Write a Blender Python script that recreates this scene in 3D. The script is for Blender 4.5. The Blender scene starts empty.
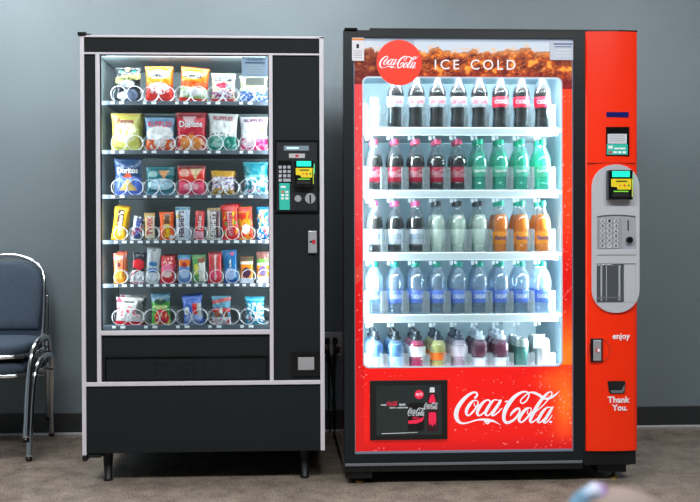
import bpy, bmesh, math, random
from mathutils import Vector, Matrix, noise
random.seed(7)
C = bpy.context.scene.collection
PI = math.pi

# ------------------------------------------------------------------ camera
F_PX, YAW, PITCH, ROLL = 925.0, math.radians(2.6), math.radians(0.56), 0.0032
CAM = Vector((0.0, -3.82, 0.99))
Fw = Vector((math.sin(YAW)*math.cos(PITCH), math.cos(YAW)*math.cos(PITCH), -math.sin(PITCH)))
R0 = Vector((math.cos(YAW), -math.sin(YAW), 0))
U0 = R0.cross(Fw)
Rr = (R0 - ROLL*U0).normalized(); Uu = (U0 + ROLL*R0).normalized()
def pt(px, py, Y=0.0):                    # world point seen at a pixel, on the vertical plane y = Y
    d = Fw + Rr*((px-350)/F_PX) + Uu*((251-py)/F_PX)
    return CAM + d*((Y-CAM.y)/d.y)
def fl(px, py, z=0.0):                    # ... on a horizontal plane
    d = Fw + Rr*((px-350)/F_PX) + Uu*((251-py)/F_PX)
    return CAM + d*((z-CAM.z)/d.z)
cam = bpy.data.cameras.new('camera'); camo = bpy.data.objects.new('camera', cam); C.objects.link(camo)
M = Matrix((Rr, Uu, -Fw)).transposed().to_4x4(); M.translation = CAM
camo.matrix_world = M
cam.sensor_width = 36; cam.lens = 36*F_PX/700; cam.clip_start = 0.05
cam.dof.use_dof = True; cam.dof.focus_distance = 3.86; cam.dof.aperture_fstop = 3.0
sc = bpy.context.scene
sc.camera = camo
sc.view_settings.view_transform = 'Standard'; sc.view_settings.look = 'None'
sc.view_settings.exposure = 0.0; sc.view_settings.gamma = 1; sc.view_settings.use_curve_mapping = False
sc.cycles.max_bounces = 10; sc.cycles.transparent_max_bounces = 48
sc.cycles.use_denoising = True
sc.cycles.sample_clamp_indirect = 4.0

# ------------------------------------------------------------------ materials
def lin(c):
    f = lambda v: (v/255/12.92) if v/255 <= .04045 else ((v/255+.055)/1.055)**2.4
    return (f(c[0]), f(c[1]), f(c[2]), 1)
MATS = {}
def mat(name, c=(200,200,200), rough=.5, metal=0.0, emis=0.0, spec=.5, coat=0.0, bump=0.0, bscale=200, ec=None, vary=0.0, vscale=8):
    if name in MATS: return MATS[name]
    m = bpy.data.materials.new(name); m.use_nodes = True; nt = m.node_tree
    b = nt.nodes['Principled BSDF']
    b.inputs['Base Color'].default_value = lin(c); b.inputs['Roughness'].default_value = rough
    b.inputs['Metallic'].default_value = metal; b.inputs['Specular IOR Level'].default_value = spec
    b.inputs['Coat Weight'].default_value = coat
    if emis:
        b.inputs['Emission Color'].default_value = lin(ec or c); b.inputs['Emission Strength'].default_value = emis
    if bump or vary:
        tc = nt.nodes.new('ShaderNodeTexCoord')
    if bump:
        n = nt.nodes.new('ShaderNodeTexNoise'); n.inputs['Scale'].default_value = bscale; n.inputs['Detail'].default_value = 3
        bp = nt.nodes.new('ShaderNodeBump'); bp.inputs['Strength'].default_value = bump; bp.inputs['Distance'].default_value = .002
        nt.links.new(tc.outputs['Object'], n.inputs['Vector']); nt.links.new(n.outputs['Fac'], bp.inputs['Height'])
        nt.links.new(bp.outputs['Normal'], b.inputs['Normal'])
    if vary:
        n = nt.nodes.new('ShaderNodeTexNoise'); n.inputs['Scale'].default_value = vscale; n.inputs['Detail'].default_value = 6
        r = nt.nodes.new('ShaderNodeValToRGB'); r.color_ramp.elements[0].position = .3; r.color_ramp.elements[1].position = .7
        r.color_ramp.elements[0].color = lin([max(0, x*(1-vary)) for x in c]); r.color_ramp.elements[1].color = lin([min(255, x*(1+vary)) for x in c])
        nt.links.new(tc.outputs['Object'], n.inputs['Vector']); nt.links.new(n.outputs['Fac'], r.inputs['Fac'])
        nt.links.new(r.outputs['Color'], b.inputs['Base Color'])
    MATS[name] = m; return m
def attr_mat(name, rough=.35, emis=0.0, coat=0.0, spec=.5, bump=0.0):
    if name in MATS: return MATS[name]
    m = bpy.data.materials.new(name); m.use_nodes = True; nt = m.node_tree
    b = nt.nodes['Principled BSDF']; a = nt.nodes.new('ShaderNodeVertexColor'); a.layer_name = 'print'
    nt.links.new(a.outputs['Color'], b.inputs['Base Color']); b.inputs['Roughness'].default_value = rough
    b.inputs['Coat Weight'].default_value = coat; b.inputs['Specular IOR Level'].default_value = spec
    if emis:
        nt.links.new(a.outputs['Color'], b.inputs['Emission Color']); b.inputs['Emission Strength'].default_value = emis
    if bump:
        tc = nt.nodes.new('ShaderNodeTexCoord'); n = nt.nodes.new('ShaderNodeTexNoise'); n.inputs['Scale'].default_value = 45; n.inputs['Detail'].default_value = 4
        bp = nt.nodes.new('ShaderNodeBump'); bp.inputs['Strength'].default_value = bump; bp.inputs['Distance'].default_value = .006
        nt.links.new(tc.outputs['Object'], n.inputs['Vector']); nt.links.new(n.outputs['Fac'], bp.inputs['Height']); nt.links.new(bp.outputs['Normal'], b.inputs['Normal'])
    MATS[name] = m; return m
def clear(name, tint=(235,245,250), base=.05, edge=.7, rough=.05, milk=0.0, mc=(235,245,250)):
    """thin clear plastic or glass: see-through, glossier towards grazing angles, milk = share of diffuse white"""
    if name in MATS: return MATS[name]
    m = bpy.data.materials.new(name); m.use_nodes = True; nt = m.node_tree
    for n in list(nt.nodes):
        if n.type != 'OUTPUT_MATERIAL': nt.nodes.remove(n)
    out = [n for n in nt.nodes if n.type == 'OUTPUT_MATERIAL'][0]
    t = nt.nodes.new('ShaderNodeBsdfTransparent'); t.inputs[0].default_value = lin(tint)
    g = nt.nodes.new('ShaderNodeBsdfGlossy'); g.inputs['Roughness'].default_value = rough
    lw = nt.nodes.new('ShaderNodeLayerWeight'); lw.inputs['Blend'].default_value = .35
    mr = nt.nodes.new('ShaderNodeMapRange'); mr.inputs['To Min'].default_value = base; mr.inputs['To Max'].default_value = edge
    mx = nt.nodes.new('ShaderNodeMixShader')
    nt.links.new(lw.outputs['Facing'], mr.inputs['Value']); nt.links.new(mr.outputs[0], mx.inputs[0])
    nt.links.new(t.outputs[0], mx.inputs[1]); nt.links.new(g.outputs[0], mx.inputs[2])
    last = mx
    if milk:
        d = nt.nodes.new('ShaderNodeBsdfDiffuse'); d.inputs[0].default_value = lin(mc)
        m2 = nt.nodes.new('ShaderNodeMixShader'); m2.inputs[0].default_value = milk
        nt.links.new(mx.outputs[0], m2.inputs[1]); nt.links.new(d.outputs[0], m2.inputs[2]); last = m2
    nt.links.new(last.outputs[0], out.inputs['Surface'])
    MATS[name] = m; return m

# ------------------------------------------------------------------ mesh helpers
def obj(name, bm, m=None, parent=None, smooth=False, loc=None):
    me = bpy.data.meshes.new(name)
    if isinstance(bm, bmesh.types.BMesh):
        bm.normal_update(); bm.to_mesh(me); bm.free()
    else: me = bm
    if m: 
        me.materials.clear(); me.materials.append(m)
    if smooth:
        me.polygons.foreach_set('use_smooth', [True]*len(me.polygons))
    o = bpy.data.objects.new(name, me); C.objects.link(o)
    if loc is not None: o.location = loc
    if parent:
        o.parent = parent
        if loc is None: o.matrix_parent_inverse = Matrix.Translation(-Vector(parent_world(parent)))
    return o
def parent_world(p):
    v = Vector((0,0,0)); 
    while p is not None:
        v += Vector(p.location) + p.matrix_parent_inverse.translation; p = p.parent
    return v
def thing(name, label, cat, loc=(0,0,0), group=None):
    o = bpy.data.objects.new(name, None); C.objects.link(o); o.location = loc; o.empty_display_size = .05
    o['label'] = label; o['category'] = cat
    if group: o['group'] = group
    return o
def tag(o, label, cat, group=None):
    o['label'] = label; o['category'] = cat
    if group: o['group'] = group
    return o
def bx(x0, x1, y0, y1, z0, z1, bev=0.0, bm=None):
    b = bmesh.new()
    r = bmesh.ops.create_cube(b, size=1)
    bmesh.ops.scale(b, vec=(abs(x1-x0), abs(y1-y0), abs(z1-z0)), verts=b.verts)
    bmesh.ops.translate(b, vec=((x0+x1)/2, (y0+y1)/2, (z0+z1)/2), verts=b.verts)
    if bev: bmesh.ops.bevel(b, geom=list(b.edges), offset=bev, segments=2, affect='EDGES', profile=.5)
    if bm is None: return b
    join(bm, b); return bm
def join(a, b):
    me = bpy.data.meshes.new('t'); b.to_mesh(me); b.free(); a.from_mesh(me); bpy.data.meshes.remove(me)
def plate(outer, holes, y0, y1, bev=0):
    """flat plate in the xz plane, front at y0, back at y1, with holes"""
    b = bmesh.new(); ed = []
    for loop in [outer]+list(holes):
        vs = [b.verts.new((x, y0, z)) for x, z in loop]
        ed += [b.edges.new((vs[i], vs[(i+1) % len(vs)])) for i in range(len(vs))]
    bmesh.ops.triangle_fill(b, use_beauty=True, edges=ed, normal=(0,-1,0))
    r = bmesh.ops.extrude_face_region(b, geom=list(b.faces))
    bmesh.ops.translate(b, vec=(0, y1-y0, 0), verts=[v for v in r['geom'] if isinstance(v, bmesh.types.BMVert)])
    bmesh.ops.recalc_face_normals(b, faces=b.faces)
    return b
def rrect(x0, x1, z0, z1, r, n=6):
    o = []
    for cx, cz, a0 in ((x1-r, z1-r, 0), (x0+r, z1-r, 90), (x0+r, z0+r, 180), (x1-r, z0+r, 270)):
        for k in range(n+1):
            a = math.radians(a0+90*k/n); o.append((cx+r*math.cos(a), cz+r*math.sin(a)))
    return o
def circ(cx, cz, r, n=32, rz=None):
    return [(cx+r*math.cos(2*PI*k/n), cz+(rz or r)*math.sin(2*PI*k/n)) for k in range(n)]
def lathe(prof, n=24, axis='z'):
    b = bmesh.new(); rings = []
    for r, z in prof:
        if r < 1e-6: rings.append([b.verts.new((0,0,z))])
        else: rings.append([b.verts.new((r*math.cos(2*PI*k/n), r*math.sin(2*PI*k/n), z)) for k in range(n)])
    for A, B in zip(rings, rings[1:]):
        for k in range(n):
            a, a2, c, c2 = A[k % len(A)], A[(k+1) % len(A)], B[k % len(B)], B[(k+1) % len(B)]
            f = [a, a2, c2, c] if len(A) > 1 and len(B) > 1 else ([a, c2, c] if len(A) == 1 else [a, a2, c])
            try: b.faces.new(f)
            except ValueError: pass
    if axis == 'y': bmesh.ops.rotate(b, cent=(0,0,0), matrix=Matrix.Rotation(PI/2, 3, 'X'), verts=b.verts)
    bmesh.ops.recalc_face_normals(b, faces=b.faces)
    return b
def spline(P, n=8, closed=False):
    out = []; L = len(P)
    rng = range(L if closed else L-1)
    for i in rng:
        g = (lambda k: P[k % L]) if closed else (lambda k: P[max(0, min(L-1, k))])
        p0, p1, p2, p3 = g(i-1), g(i), g(i+1), g(i+2)
        for k in range(n):
            t = k/n
            out.append(tuple(.5*((2*b)+(-a+c)*t+(2*a-5*b+4*c-d)*t*t+(-a+3*b-3*c+d)*t**3) for a, b, c, d in zip(p0, p1, p2, p3)))
    if not closed: out.append(tuple(P[-1]))
    return out
def tube(P, r, n=10, closed=False, bm=None):
    b = bmesh.new(); P = [Vector(p) for p in P]; L = len(P); rings = []
    up = None
    for i, p in enumerate(P):
        if closed: t = P[(i+1) % L]-P[i-1]
        else: t = P[min(L-1, i+1)]-P[max(0, i-1)]
        t.normalize()
        if up is None:
            up = Vector((0,0,1)) if abs(t.z) < .9 else Vector((1,0,0))
        s = t.cross(up)
        if s.length < 1e-5: s = t.cross(Vector((0,1,0)))
        s.normalize(); up = s.cross(t).normalized()
        rr = r[i] if isinstance(r, (list, tuple)) else r
        rings.append([b.verts.new(p+rr*(math.cos(2*PI*k/n)*s+math.sin(2*PI*k/n)*up)) for k in range(n)])
    for i in range(L if closed else L-1):
        A, B = rings[i], rings[(i+1) % L]
        for k in range(n): b.faces.new((A[k], A[(k+1) % n], B[(k+1) % n], B[k]))
    if not closed: b.faces.new(rings[0]); b.faces.new(list(reversed(rings[-1])))
    bmesh.ops.recalc_face_normals(b, faces=b.faces)
    if bm is None: return b
    join(bm, b); return bm

# ------------------------------------------------------------------ lettering (made before the scene fills up)
STR = ['ICE', 'COLD', 'enjoy', 'Thank', 'You.', 'PUSH', 'Cheetos', 'Doritos', 'RUFFLES', 'Funyuns', 'Smartfood', "m&m's", 'SNICKERS', 'TWIX', "Reese's", 'KitKat',
       "HERSHEY'S", 'Skittles', 'STARBURST', 'DASANI', 'fanta', 'Sprite', 'DIET COKE', 'COKE', 'smartwater', 'POWERADE', 'try it', 'real', 'taste', 'zero calories',
       'ZERO', 'WARNING', '0','1','2','3','4','5','6','7','8','9','A','B','C','D','E','F','*','#','SERVICE', 'ORDER', 'APPLE PAY', 'WELCOME', 'fruit snacks', 'chips', 'crispy', 'cookies', 'Almond', 'READY', 'Zero', 'MINI']
TXT = {}
for s in set(STR):
    cu = bpy.data.curves.new('t', 'FONT'); cu.body = s; cu.size = 1; cu.resolution_u = 3
    if s not in ('ICE', 'COLD'): cu.offset = .026
    else: cu.space_character = 1.35
    if s in ('enjoy', 'Thank', 'You.'): cu.offset = .028
    TXT[s] = bpy.data.objects.new('t', cu); C.objects.link(TXT[s])
dg = bpy.context.evaluated_depsgraph_get(); dg.update()
for s, o in list(TXT.items()):
    me = bpy.data.meshes.new_from_object(o.evaluated_get(dg))
    vs = [v.co.copy() for v in me.vertices]; fs = [tuple(p.vertices) for p in me.polygons]
    x0, x1 = min(v.x for v in vs), max(v.x for v in vs); z0, z1 = min(v.y for v in vs), max(v.y for v in vs)
    TXT[s] = ([((v.x-x0)/(x1-x0), (v.y-z0)/(z1-z0)) for v in vs], fs, (x1-x0)/(z1-z0))
    bpy.data.objects.remove(o); bpy.data.meshes.remove(me)
def text_bm(s, fn, rot=False, subdiv=0):
    """fn maps (u, v) in the 0..1 box of the writing to a 3D point"""
    vs, fs, asp = TXT[s]; b = bmesh.new()
    V = [b.verts.new(fn(*( (u, v) if not rot else (1-v, u) ))) for u, v in vs]
    for f in fs:
        try: b.faces.new([V[i] for i in f])
        except ValueError: pass
    return b
def flat_text(name, s, x0, x1, z0, z1, y, m, parent):
    return obj(name, text_bm(s, lambda u, v: (x0+u*(x1-x0), y, z0+v*(z1-z0))), m, parent)

# the flowing script logo, traced as pen strokes (x, y, width)
def c5(L, k=.84): return [(450+x/11.42, 386+y/11.42, w*k/11.42) for x, y, w in L]
def c6(L, k=.84): return [(498+x/10.6, 386+y/10.6, w*k/10.6) for x, y, w in L]
SCRIPT = [
 c5([(290,140,30),(312,112,30),(302,82,22),(262,82,28),(200,118,42),(130,190,54),(85,265,60),(70,330,60),(82,385,50),(115,422,34),(165,432,20),(230,418,18),(300,398,20),(360,390,26),(410,395,36),(440,402,46),(490,408,30),(530,425,16),(585,458,3)]),
 c5([(400,410,20),(415,425,26),(430,446,4)]), c5([(460,405,20),(445,425,24),(430,448,4)]),
 c5([(300,168,12),(258,182,32),(212,238,44),(188,298,40),(198,338,26),(230,333,24),(280,280,24),(315,225,20),(322,188,14),(300,168,12)]),
 c5([(282,198,10),(280,225,12),(300,240,12),(345,218,12)]),
 c5([(436,232,12),(458,208,18),(458,180,22),(430,167,20),(385,192,34),(340,247,44),(315,302,42),(322,340,28),(355,338,22),(400,300,16),(425,272,12)]),
 c5([(565,175,12),(512,167,18),(472,202,34),(432,262,42),(408,316,38),(420,344,22),(450,338,18),(500,280,16),(555,205,16)]),
 c5([(582,176,32),(548,235,38),(498,310,38),(482,338,32),(510,342,20),(560,303,16),(600,262,12)]),
 c6([(82,176,18),(102,170,18)]),
 c6([(134,328,14),(150,300,26),(182,268,34),(215,248,26),(235,265,22),(225,302,24),(185,358,28),(130,393,32),(88,396,36),(66,360,40),(72,290,50),(112,208,52),(172,132,46),(240,84,32),(295,72,22),(328,86,18),(332,118,18),(305,168,20),(270,193,18),(245,186,14),(248,158,16),(285,118,18),(335,82,14)]),
 c6([(325,80,10),(380,82,28),(430,102,34),(480,135,34),(530,150,26),(585,128,28),(630,95,16),(662,66,3)]),
 c6([(345,243,12),(302,257,32),(256,307,42),(228,360,38),(237,393,24),(265,392,20),(315,345,24),(350,295,20),(358,258,12),(345,243,12)]),
 c6([(322,270,10),(315,300,12),(335,312,12),(375,298,12)]),
 c6([(400,292,14),(470,232,14),(530,167,14),(572,112,16),(577,84,14),(555,76,16),(510,108,30),(450,182,42),(390,282,46),(352,358,42),(348,392,28),(370,398,18),(410,368,14),(440,340,10)]),
 c6([(565,242,14),(530,242,18),(492,272,32),(452,332,40),(428,384,34),(438,402,18),(465,392,18),(515,340,16),(565,270,16)]),
 c6([(582,242,26),(555,290,36),(507,368,36),(492,398,28),(515,404,18),(550,370,14),(580,326,10)]),
 c6([(558,397,22),(572,397,22)]),
]
LX0, LX1, LY0, LY1 = 453.5, 560.8, 391.5, 425.6
def script_bm(fn):
    """fn maps (u, v) in 0..1 of the logo's box to 3D"""
    b = bmesh.new()
    q = lambda x, y: fn((x-LX0)/(LX1-LX0), (LY1-y)/(LY1-LY0))
    for S in SCRIPT:
        P = spline(S, 5)
        L, Rt = [], []
        for i, (x, y, w) in enumerate(P):
            a, c = P[max(0, i-1)], P[min(len(P)-1, i+1)]
            tx, ty = c[0]-a[0], c[1]-a[1]; l = math.hypot(tx, ty) or 1
            nx, ny = -ty/l*w/2, tx/l*w/2
            L.append(b.verts.new(q(x+nx, y+ny))); Rt.append(b.verts.new(q(x-nx, y-ny)))
        for i in range(len(P)-1): b.faces.new((L[i], L[i+1], Rt[i+1], Rt[i]))
        for (x, y, w) in (P[0], P[-1]):
            if w > 1.2: b.faces.new([b.verts.new(q(x+w/2*math.cos(t*PI/5), y+w/2*math.sin(t*PI/5))) for t in range(10)])
    return b

# ------------------------------------------------------------------ palette
silver = mat('brushed_silver_trim', (214,210,218), .4, .12, spec=.6)
blackp = mat('black_textured_panel', (22,27,30), .6, spec=.22, bump=.25, bscale=900)
blackm = mat('black_metal', (17,19,21), .45, spec=.3)
gloss_black = mat('gloss_black', (14,15,17), .15)
chrome = mat('chrome', (225,228,232), .12, 1.0)
steel = mat('steel_wire', (238,240,246), .3, .45)
white = mat('white_print', (240,240,244), .5)
red_paint = mat('red_orange_panel', (253,48,6), .34, coat=.1, spec=.3)
greyb = mat('grey_bezel', (186,189,196), .42)
greyd = mat('grey_bezel_recess', (160,164,171), .45)
teal = mat('teal_sticker', (40,190,170), .5)
yellow = mat('yellow_sticker', (238,212,20), .5)
cyan_lcd = mat('lit_cyan_display', (20,225,190), .4, emis=.55)
green_led = mat('green_led', (90,255,170), .4, emis=1.6)
brass = mat('brass', (190,150,70), .3, .9)
dark_cavity = mat('dark_grey_cabinet_lining', (172,186,190), .6)
door_glass = clear('door_glass', (245,250,250), .035, .5, .02)

# ------------------------------------------------------------------ room
def struct(name, bm, m, smooth=False):
    o = obj(name, bm, m, smooth=smooth); o['kind'] = 'structure'; return o
WY = 1.02
def wall_mat():
    m = mat('painted_wall', (112,125,131), .55, bump=.35, bscale=160, vary=.02, vscale=3); return m
wm = wall_mat()
fm = bpy.data.materials.new('speckled_brown_floor'); fm.use_nodes = True
nt = fm.node_tree; b = nt.nodes['Principled BSDF']; tc = nt.nodes.new('ShaderNodeTexCoord')
n1 = nt.nodes.new('ShaderNodeTexNoise'); n1.inputs['Scale'].default_value = 9; n1.inputs['Detail'].default_value = 8; n1.inputs['Roughness'].default_value = .65
n2 = nt.nodes.new('ShaderNodeTexNoise'); n2.inputs['Scale'].default_value = 130; n2.inputs['Detail'].default_value = 3
r1 = nt.nodes.new('ShaderNodeValToRGB'); e = r1.color_ramp.elements
e[0].position = .32; e[0].color = lin((116,105,95)); e[1].position = .68; e[1].color = lin((160,146,133))
r2 = nt.nodes.new('ShaderNodeValToRGB'); e = r2.color_ramp.elements
e[0].position = .35; e[0].color = (.55,.55,.55,1); e[1].position = .62; e[1].color = (1.12,1.12,1.12,1)
mx = nt.nodes.new('ShaderNodeMixRGB'); mx.blend_type = 'MULTIPLY'; mx.inputs[0].default_value = 1
for n in (n1, n2): nt.links.new(tc.outputs['Object'], n.inputs['Vector'])
nt.links.new(n1.outputs['Fac'], r1.inputs[0]); nt.links.new(n2.outputs['Fac'], r2.inputs[0])
nt.links.new(r1.outputs[0], mx.inputs[1]); nt.links.new(r2.outputs[0], mx.inputs[2]); nt.links.new(mx.outputs[0], b.inputs['Base Color'])
b.inputs['Roughness'].default_value = .24; b.inputs['Specular IOR Level'].default_value = .4
X0, X1, YB, H = -3.2, 3.6, -5.2, 2.75
struct('floor', bx(X0, X1, YB, WY, -.1, 0), fm)
struct('ceiling', bx(X0, X1, YB, WY, H, H+.1), mat('ceiling_tiles', (205,205,200), .8, bump=.3, bscale=60))
struct('wall_back', bx(X0, X1, WY, WY+.1, 0, H), wm)
struct('wall_left', bx(X0-.1, X0, YB, WY, 0, H), wm)
struct('wall_right', bx(X1, X1+.1, YB, WY, 0, H), wm)
struct('wall_rear', bx(X0, X1, YB-.1, YB, 0, H), wm)
bb_h = pt(660, 406.6, WY-.012).z
bmb = plate([(0,0),(0,0.001)], [], 0, 0) if False else None
struct('baseboard_back', bx(X0, X1, WY-.010, WY+.002, .004, bb_h, .003), mat('black_rubber_base', (44,46,48), .4))
struct('trim_1', bx(X0, X1, WY-.022, WY-.008, 0, .010, .002), mat('pale_sealant_strip', (200,200,205), .35))

# ceiling lights (fixtures with their lamps); the two gap panels are added fill lights
def ceiling_light(x, y, power, label, w=1.2, d=.5):
    t = thing('ceiling_light', label, 'ceiling light', (x, y, H), 'recessed ceiling lights')
    obj('frame', plate(rrect(-w/2-.03, w/2+.03, -d/2-.03, d/2+.03, .01), [rrect(-w/2, w/2, -d/2, d/2, .01)], 0, .02), silver, t, loc=(0,0,-.001)).rotation_euler = (PI/2, 0, 0)
    obj('diffuser', bx(-w/2, w/2, -d/2, d/2, -.012, -.004), mat('lit_diffuser', (250,252,255), .6, emis=2.5), t, loc=(0,0,0))
    l = bpy.data.lights.new('lamp', 'AREA'); l.shape = 'RECTANGLE'; l.size = w; l.size_y = d; l.energy = power; l.color = (.97,.985,1)
    lo = bpy.data.objects.new('lamp', l); C.objects.link(lo); lo.parent = t; lo.location = (0,0,-.02)
CL = [(-1.75, .25, 40, 'recessed light panel near the wall above the chairs'), (-.15, .28, 26, 'unseen light panel added to brighten the gap between the machines'),
      (1.75, .0, 18, 'recessed light panel near the wall beyond the drink machine'), (-1.65, -2.1, 50, 'recessed light panel in front of the snack machine'), (-.08, -2.1, 50, 'unseen front light panel added to reach the gap between the machines'), (1.5, -2.1, 50, 'recessed light panel in front of the drink machine')]
for a in CL: ceiling_light(*a)
w = bpy.data.worlds.new('room_air'); sc.world = w; w.use_nodes = True
w.node_tree.nodes['Background'].inputs[0].default_value = (.55,.62,.68,1); w.node_tree.nodes['Background'].inputs[1].default_value = .25

# ================================================================== SNACK MACHINE
SY = 0.0
def sx(p, Y=SY): return pt(p, 245, Y).x
def sz(p, Y=SY): return pt(200, p, Y).z
SN = thing('snack_vending_machine', 'black snack vending machine with silver trim and glass front, left of the red machine', 'vending machine', (sx(203), .45, 0))
def S(name, bm, m, parent=None, **k): return obj(name, bm, m, parent or SN, **k)
def sbox(a, b_, t, bo, y0, y1, bev=0): return bx(sx(a), sx(b_), y0, y1, sz(bo), sz(t), bev)
xL, xR, zT, zB = sx(81.3), sx(324.2), sz(36.3), sz(452.6)
D1 = .90
cab = bx(xL+.004, xL+.03, .05, D1, zB+.01, zT-.004)
for q in ((xR-.03, xR-.004, .05, D1, zB+.01, zT-.004), (xL+.004, xR-.004, .05, D1, zT-.03, zT-.004), (xL+.004, xR-.004, .05, D1, zB+.01, zB+.04),
          (xL+.004, xR-.004, D1-.02, D1, zB+.01, zT-.004)): bx(*q, bm=cab)
S('cabinet', cab, blackm)
# lining of the product compartment
ly = .42
lin_b = bx(sx(98), sx(272.5), ly, ly+.01, sz(334), sz(54))
bx(sx(273), sx(273)+.01, .02, ly, sz(334), sz(54), bm=lin_b); bx(sx(97)-.01, sx(97), .02, ly, sz(334), sz(54), bm=lin_b)
bx(sx(98), sx(272.5), .04, ly, sz(54), sz(54)+.01, bm=lin_b); bx(sx(98), sx(272.5), .04, ly, sz(336), sz(334), bm=lin_b)
S('compartment_lining', lin_b, dark_cavity)
# front skin: black panels
S('top_panel', sbox(84.5, 320.5, 38, 53.3, 0.004, .05), blackp)
S('left_panel', sbox(84.5, 97, 54, 382, 0.004, .018), blackp)
S('right_panel', sbox(272, 320.5, 54, 382, 0.004, .018), blackp)
S('bottom_panel', sbox(84.5, 320.5, 384.5, 452.3, 0.002, .05, .002), blackp)
# silver trim
for nm, a in (('outer_trim', (81.3, 85.4, 36, 453.6)), ('outer_trim', (319.9, 324.2, 36, 451.8)), ('outer_trim', (81.3, 324.2, 35.8, 38.1)),
              ('cross_trim', (85.2, 320, 53.0, 55.0)), ('cross_trim', (85.2, 320, 381.2, 385.2)), ('window_trim', (96.6, 100.8, 54.9, 381.3)),
              ('window_trim', (269.4, 273.2, 54.9, 381.3)), ('window_trim', (100.8, 269.4, 330, 334.6))):
    S(nm, sbox(a[0], a[1], a[2], a[3], -.006, .014, .0015), silver)
S('inner_gasket', plate([(sx(100.6),sz(330.2)),(sx(269.6),sz(330.2)),(sx(269.6),sz(54.9)),(sx(100.6),sz(54.9))],
     [[(sx(101.8),sz(329.6)),(sx(268.6),sz(329.6)),(sx(268.6),sz(55.8)),(sx(101.8),sz(55.8))]], .002, .012), gloss_black)
S('door_glass', sbox(101, 269.2, 55.2, 330, .010, .014), door_glass)
# delivery flap
S('delivery_panel', sbox(100.8, 269.4, 334.6, 356.2, .006, .05, .002), blackp)
fl_ = S('delivery_flap', sbox(104.5, 265.8, 357.6, 380.4, .016, .03, .002), blackp)
flat_text('lettering', 'PUSH', sx(153), sx(205), sz(377), sz(362), .0155, mat('embossed_black', (19,23,26), .6, spec=.2), fl_)
S('flap_surround', plate([(sx(100.8),sz(381.4)),(sx(269.4),sz(381.4)),(sx(269.4),sz(356.4)),(sx(100.8),sz(356.4))],
     [[(sx(104),sz(380.8)),(sx(266.2),sz(380.8)),(sx(266.2),sz(357.2)),(sx(104),sz(357.2))]], .008, .04), blackm)
# hinges
hb = bx(sx(79.3), sx(88), -.012, .05, sz(37), sz(33.2), .003); bx(sx(84), sx(92.5), -.005, .04, sz(36.8), sz(34.6), .002, bm=hb)
S('hinge', hb, gloss_black)
hb = bx(sx(81.5), sx(86), -.010, .05, sz(459.5), sz(454), .003); bx(sx(85), sx(100), .0, .05, sz(456.5), sz(453), .002, bm=hb)
S('hinge', hb, gloss_black)
# legs
def sleg(pxc, y):
    x = pt(pxc, 466, y).x; z = zB+.012
    b = lathe([(0,z),(.023,z),(.022,z-.01),(.015,.012),(.017,.011),(.019,.008),(.019,.0),(0,0)], 20)
    bmesh.ops.translate(b, vec=(x, y, 0), verts=b.verts); return b
S('leg', sleg(108.3, .07), blackm, smooth=True); S('leg', sleg(304.8, .07), blackm, smooth=True)
S('leg', sleg(118, .82), blackm, smooth=True); S('leg', sleg(303, .82), blackm, smooth=True)
# control panel
cp = S('control_panel', bx(sx(275.8), sx(318.2), -.004, .006, sz(211.8), sz(140.4), .003), mat('dark_control_panel', (30,33,37), .35))
cf = plate(rrect(sx(275.4), sx(318.6), sz(212.2), sz(140), .004), [rrect(sx(276.8), sx(317.4), sz(210.6), sz(141.6), .003)], -.009, -.003)
S('frame', cf, gloss_black, cp)
S('display', sbox(284.2, 309.2, 145.8, 150.6, -.0065, -.003, .0006), mat('pale_display', (120,140,150), .25, emis=.15), cp)
S('display_glow', sbox(287, 299, 147.2, 149, -.0069, -.0064), mat('lit_text', (190,240,250), .4, emis=.6), cp)
S('sticker', sbox(289.3, 305.2, 153.6, 158, -.0055, -.003), mat('grey_sticker', (190,190,192), .5), cp)
S('sticker_mark', sbox(295.6, 299, 154.6, 157, -.006, -.005), mat('sticker_red', (200,40,50), .5), cp)
S('keypad_plate', sbox(278.2, 292, 160.5, 183.5, -.0055, -.003), gloss_black, cp)
keyw = mat('grey_key', (175,180,188), .4)
for r in range(4):
    for c in range(3):
        if r == 3 and c == 2: continue
        wdt = 3.2 if not (r == 3 and c == 1) else 7.6
        a = 279 + c*4.4; t_ = 165.8+r*4.35
        S('key', sbox(a, a+wdt, t_, t_+3.0, -.0085, -.004, .0006), keyw, cp)
st = S('teal_sticker', sbox(279.6, 290, 183.2, 210, -.006, -.003), teal, cp)
for i in range(3):
    for j in range(2):
        S('sticker_icon', sbox(281.3+j*4.4, 284.2+j*4.4, 191+i*3.3, 193+i*3.3, -.0064, -.0055), mat('icon_orange', (235,120,60), .5) if i == 0 and j == 0 else white, cp)
S('sticker_icon', sbox(281, 286, 186, 188, -.0064, -.0055), white, cp)
def disc(name, px, py, r, y0, y1, m, parent, f=(sx, sz)):
    cx, cz = f[0](px), f[1](py)
    return obj(name, plate(circ(cx, cz, r, 28), [], y0, y1), m, parent)
disc('coin_return_button', 298.2, 198.8, .0138, -.012, -.003, mat('satin_silver', (185,188,192), .35, .5), cp)
disc('coin_slot_ring', 310.4, 198.6, .0212, -.010, -.003, mat('satin_silver', (0,0,0)), cp)
S('coin_slot', sbox(309.7, 311.2, 195, 203.2, -.0115, -.006), gloss_black, cp)
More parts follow.
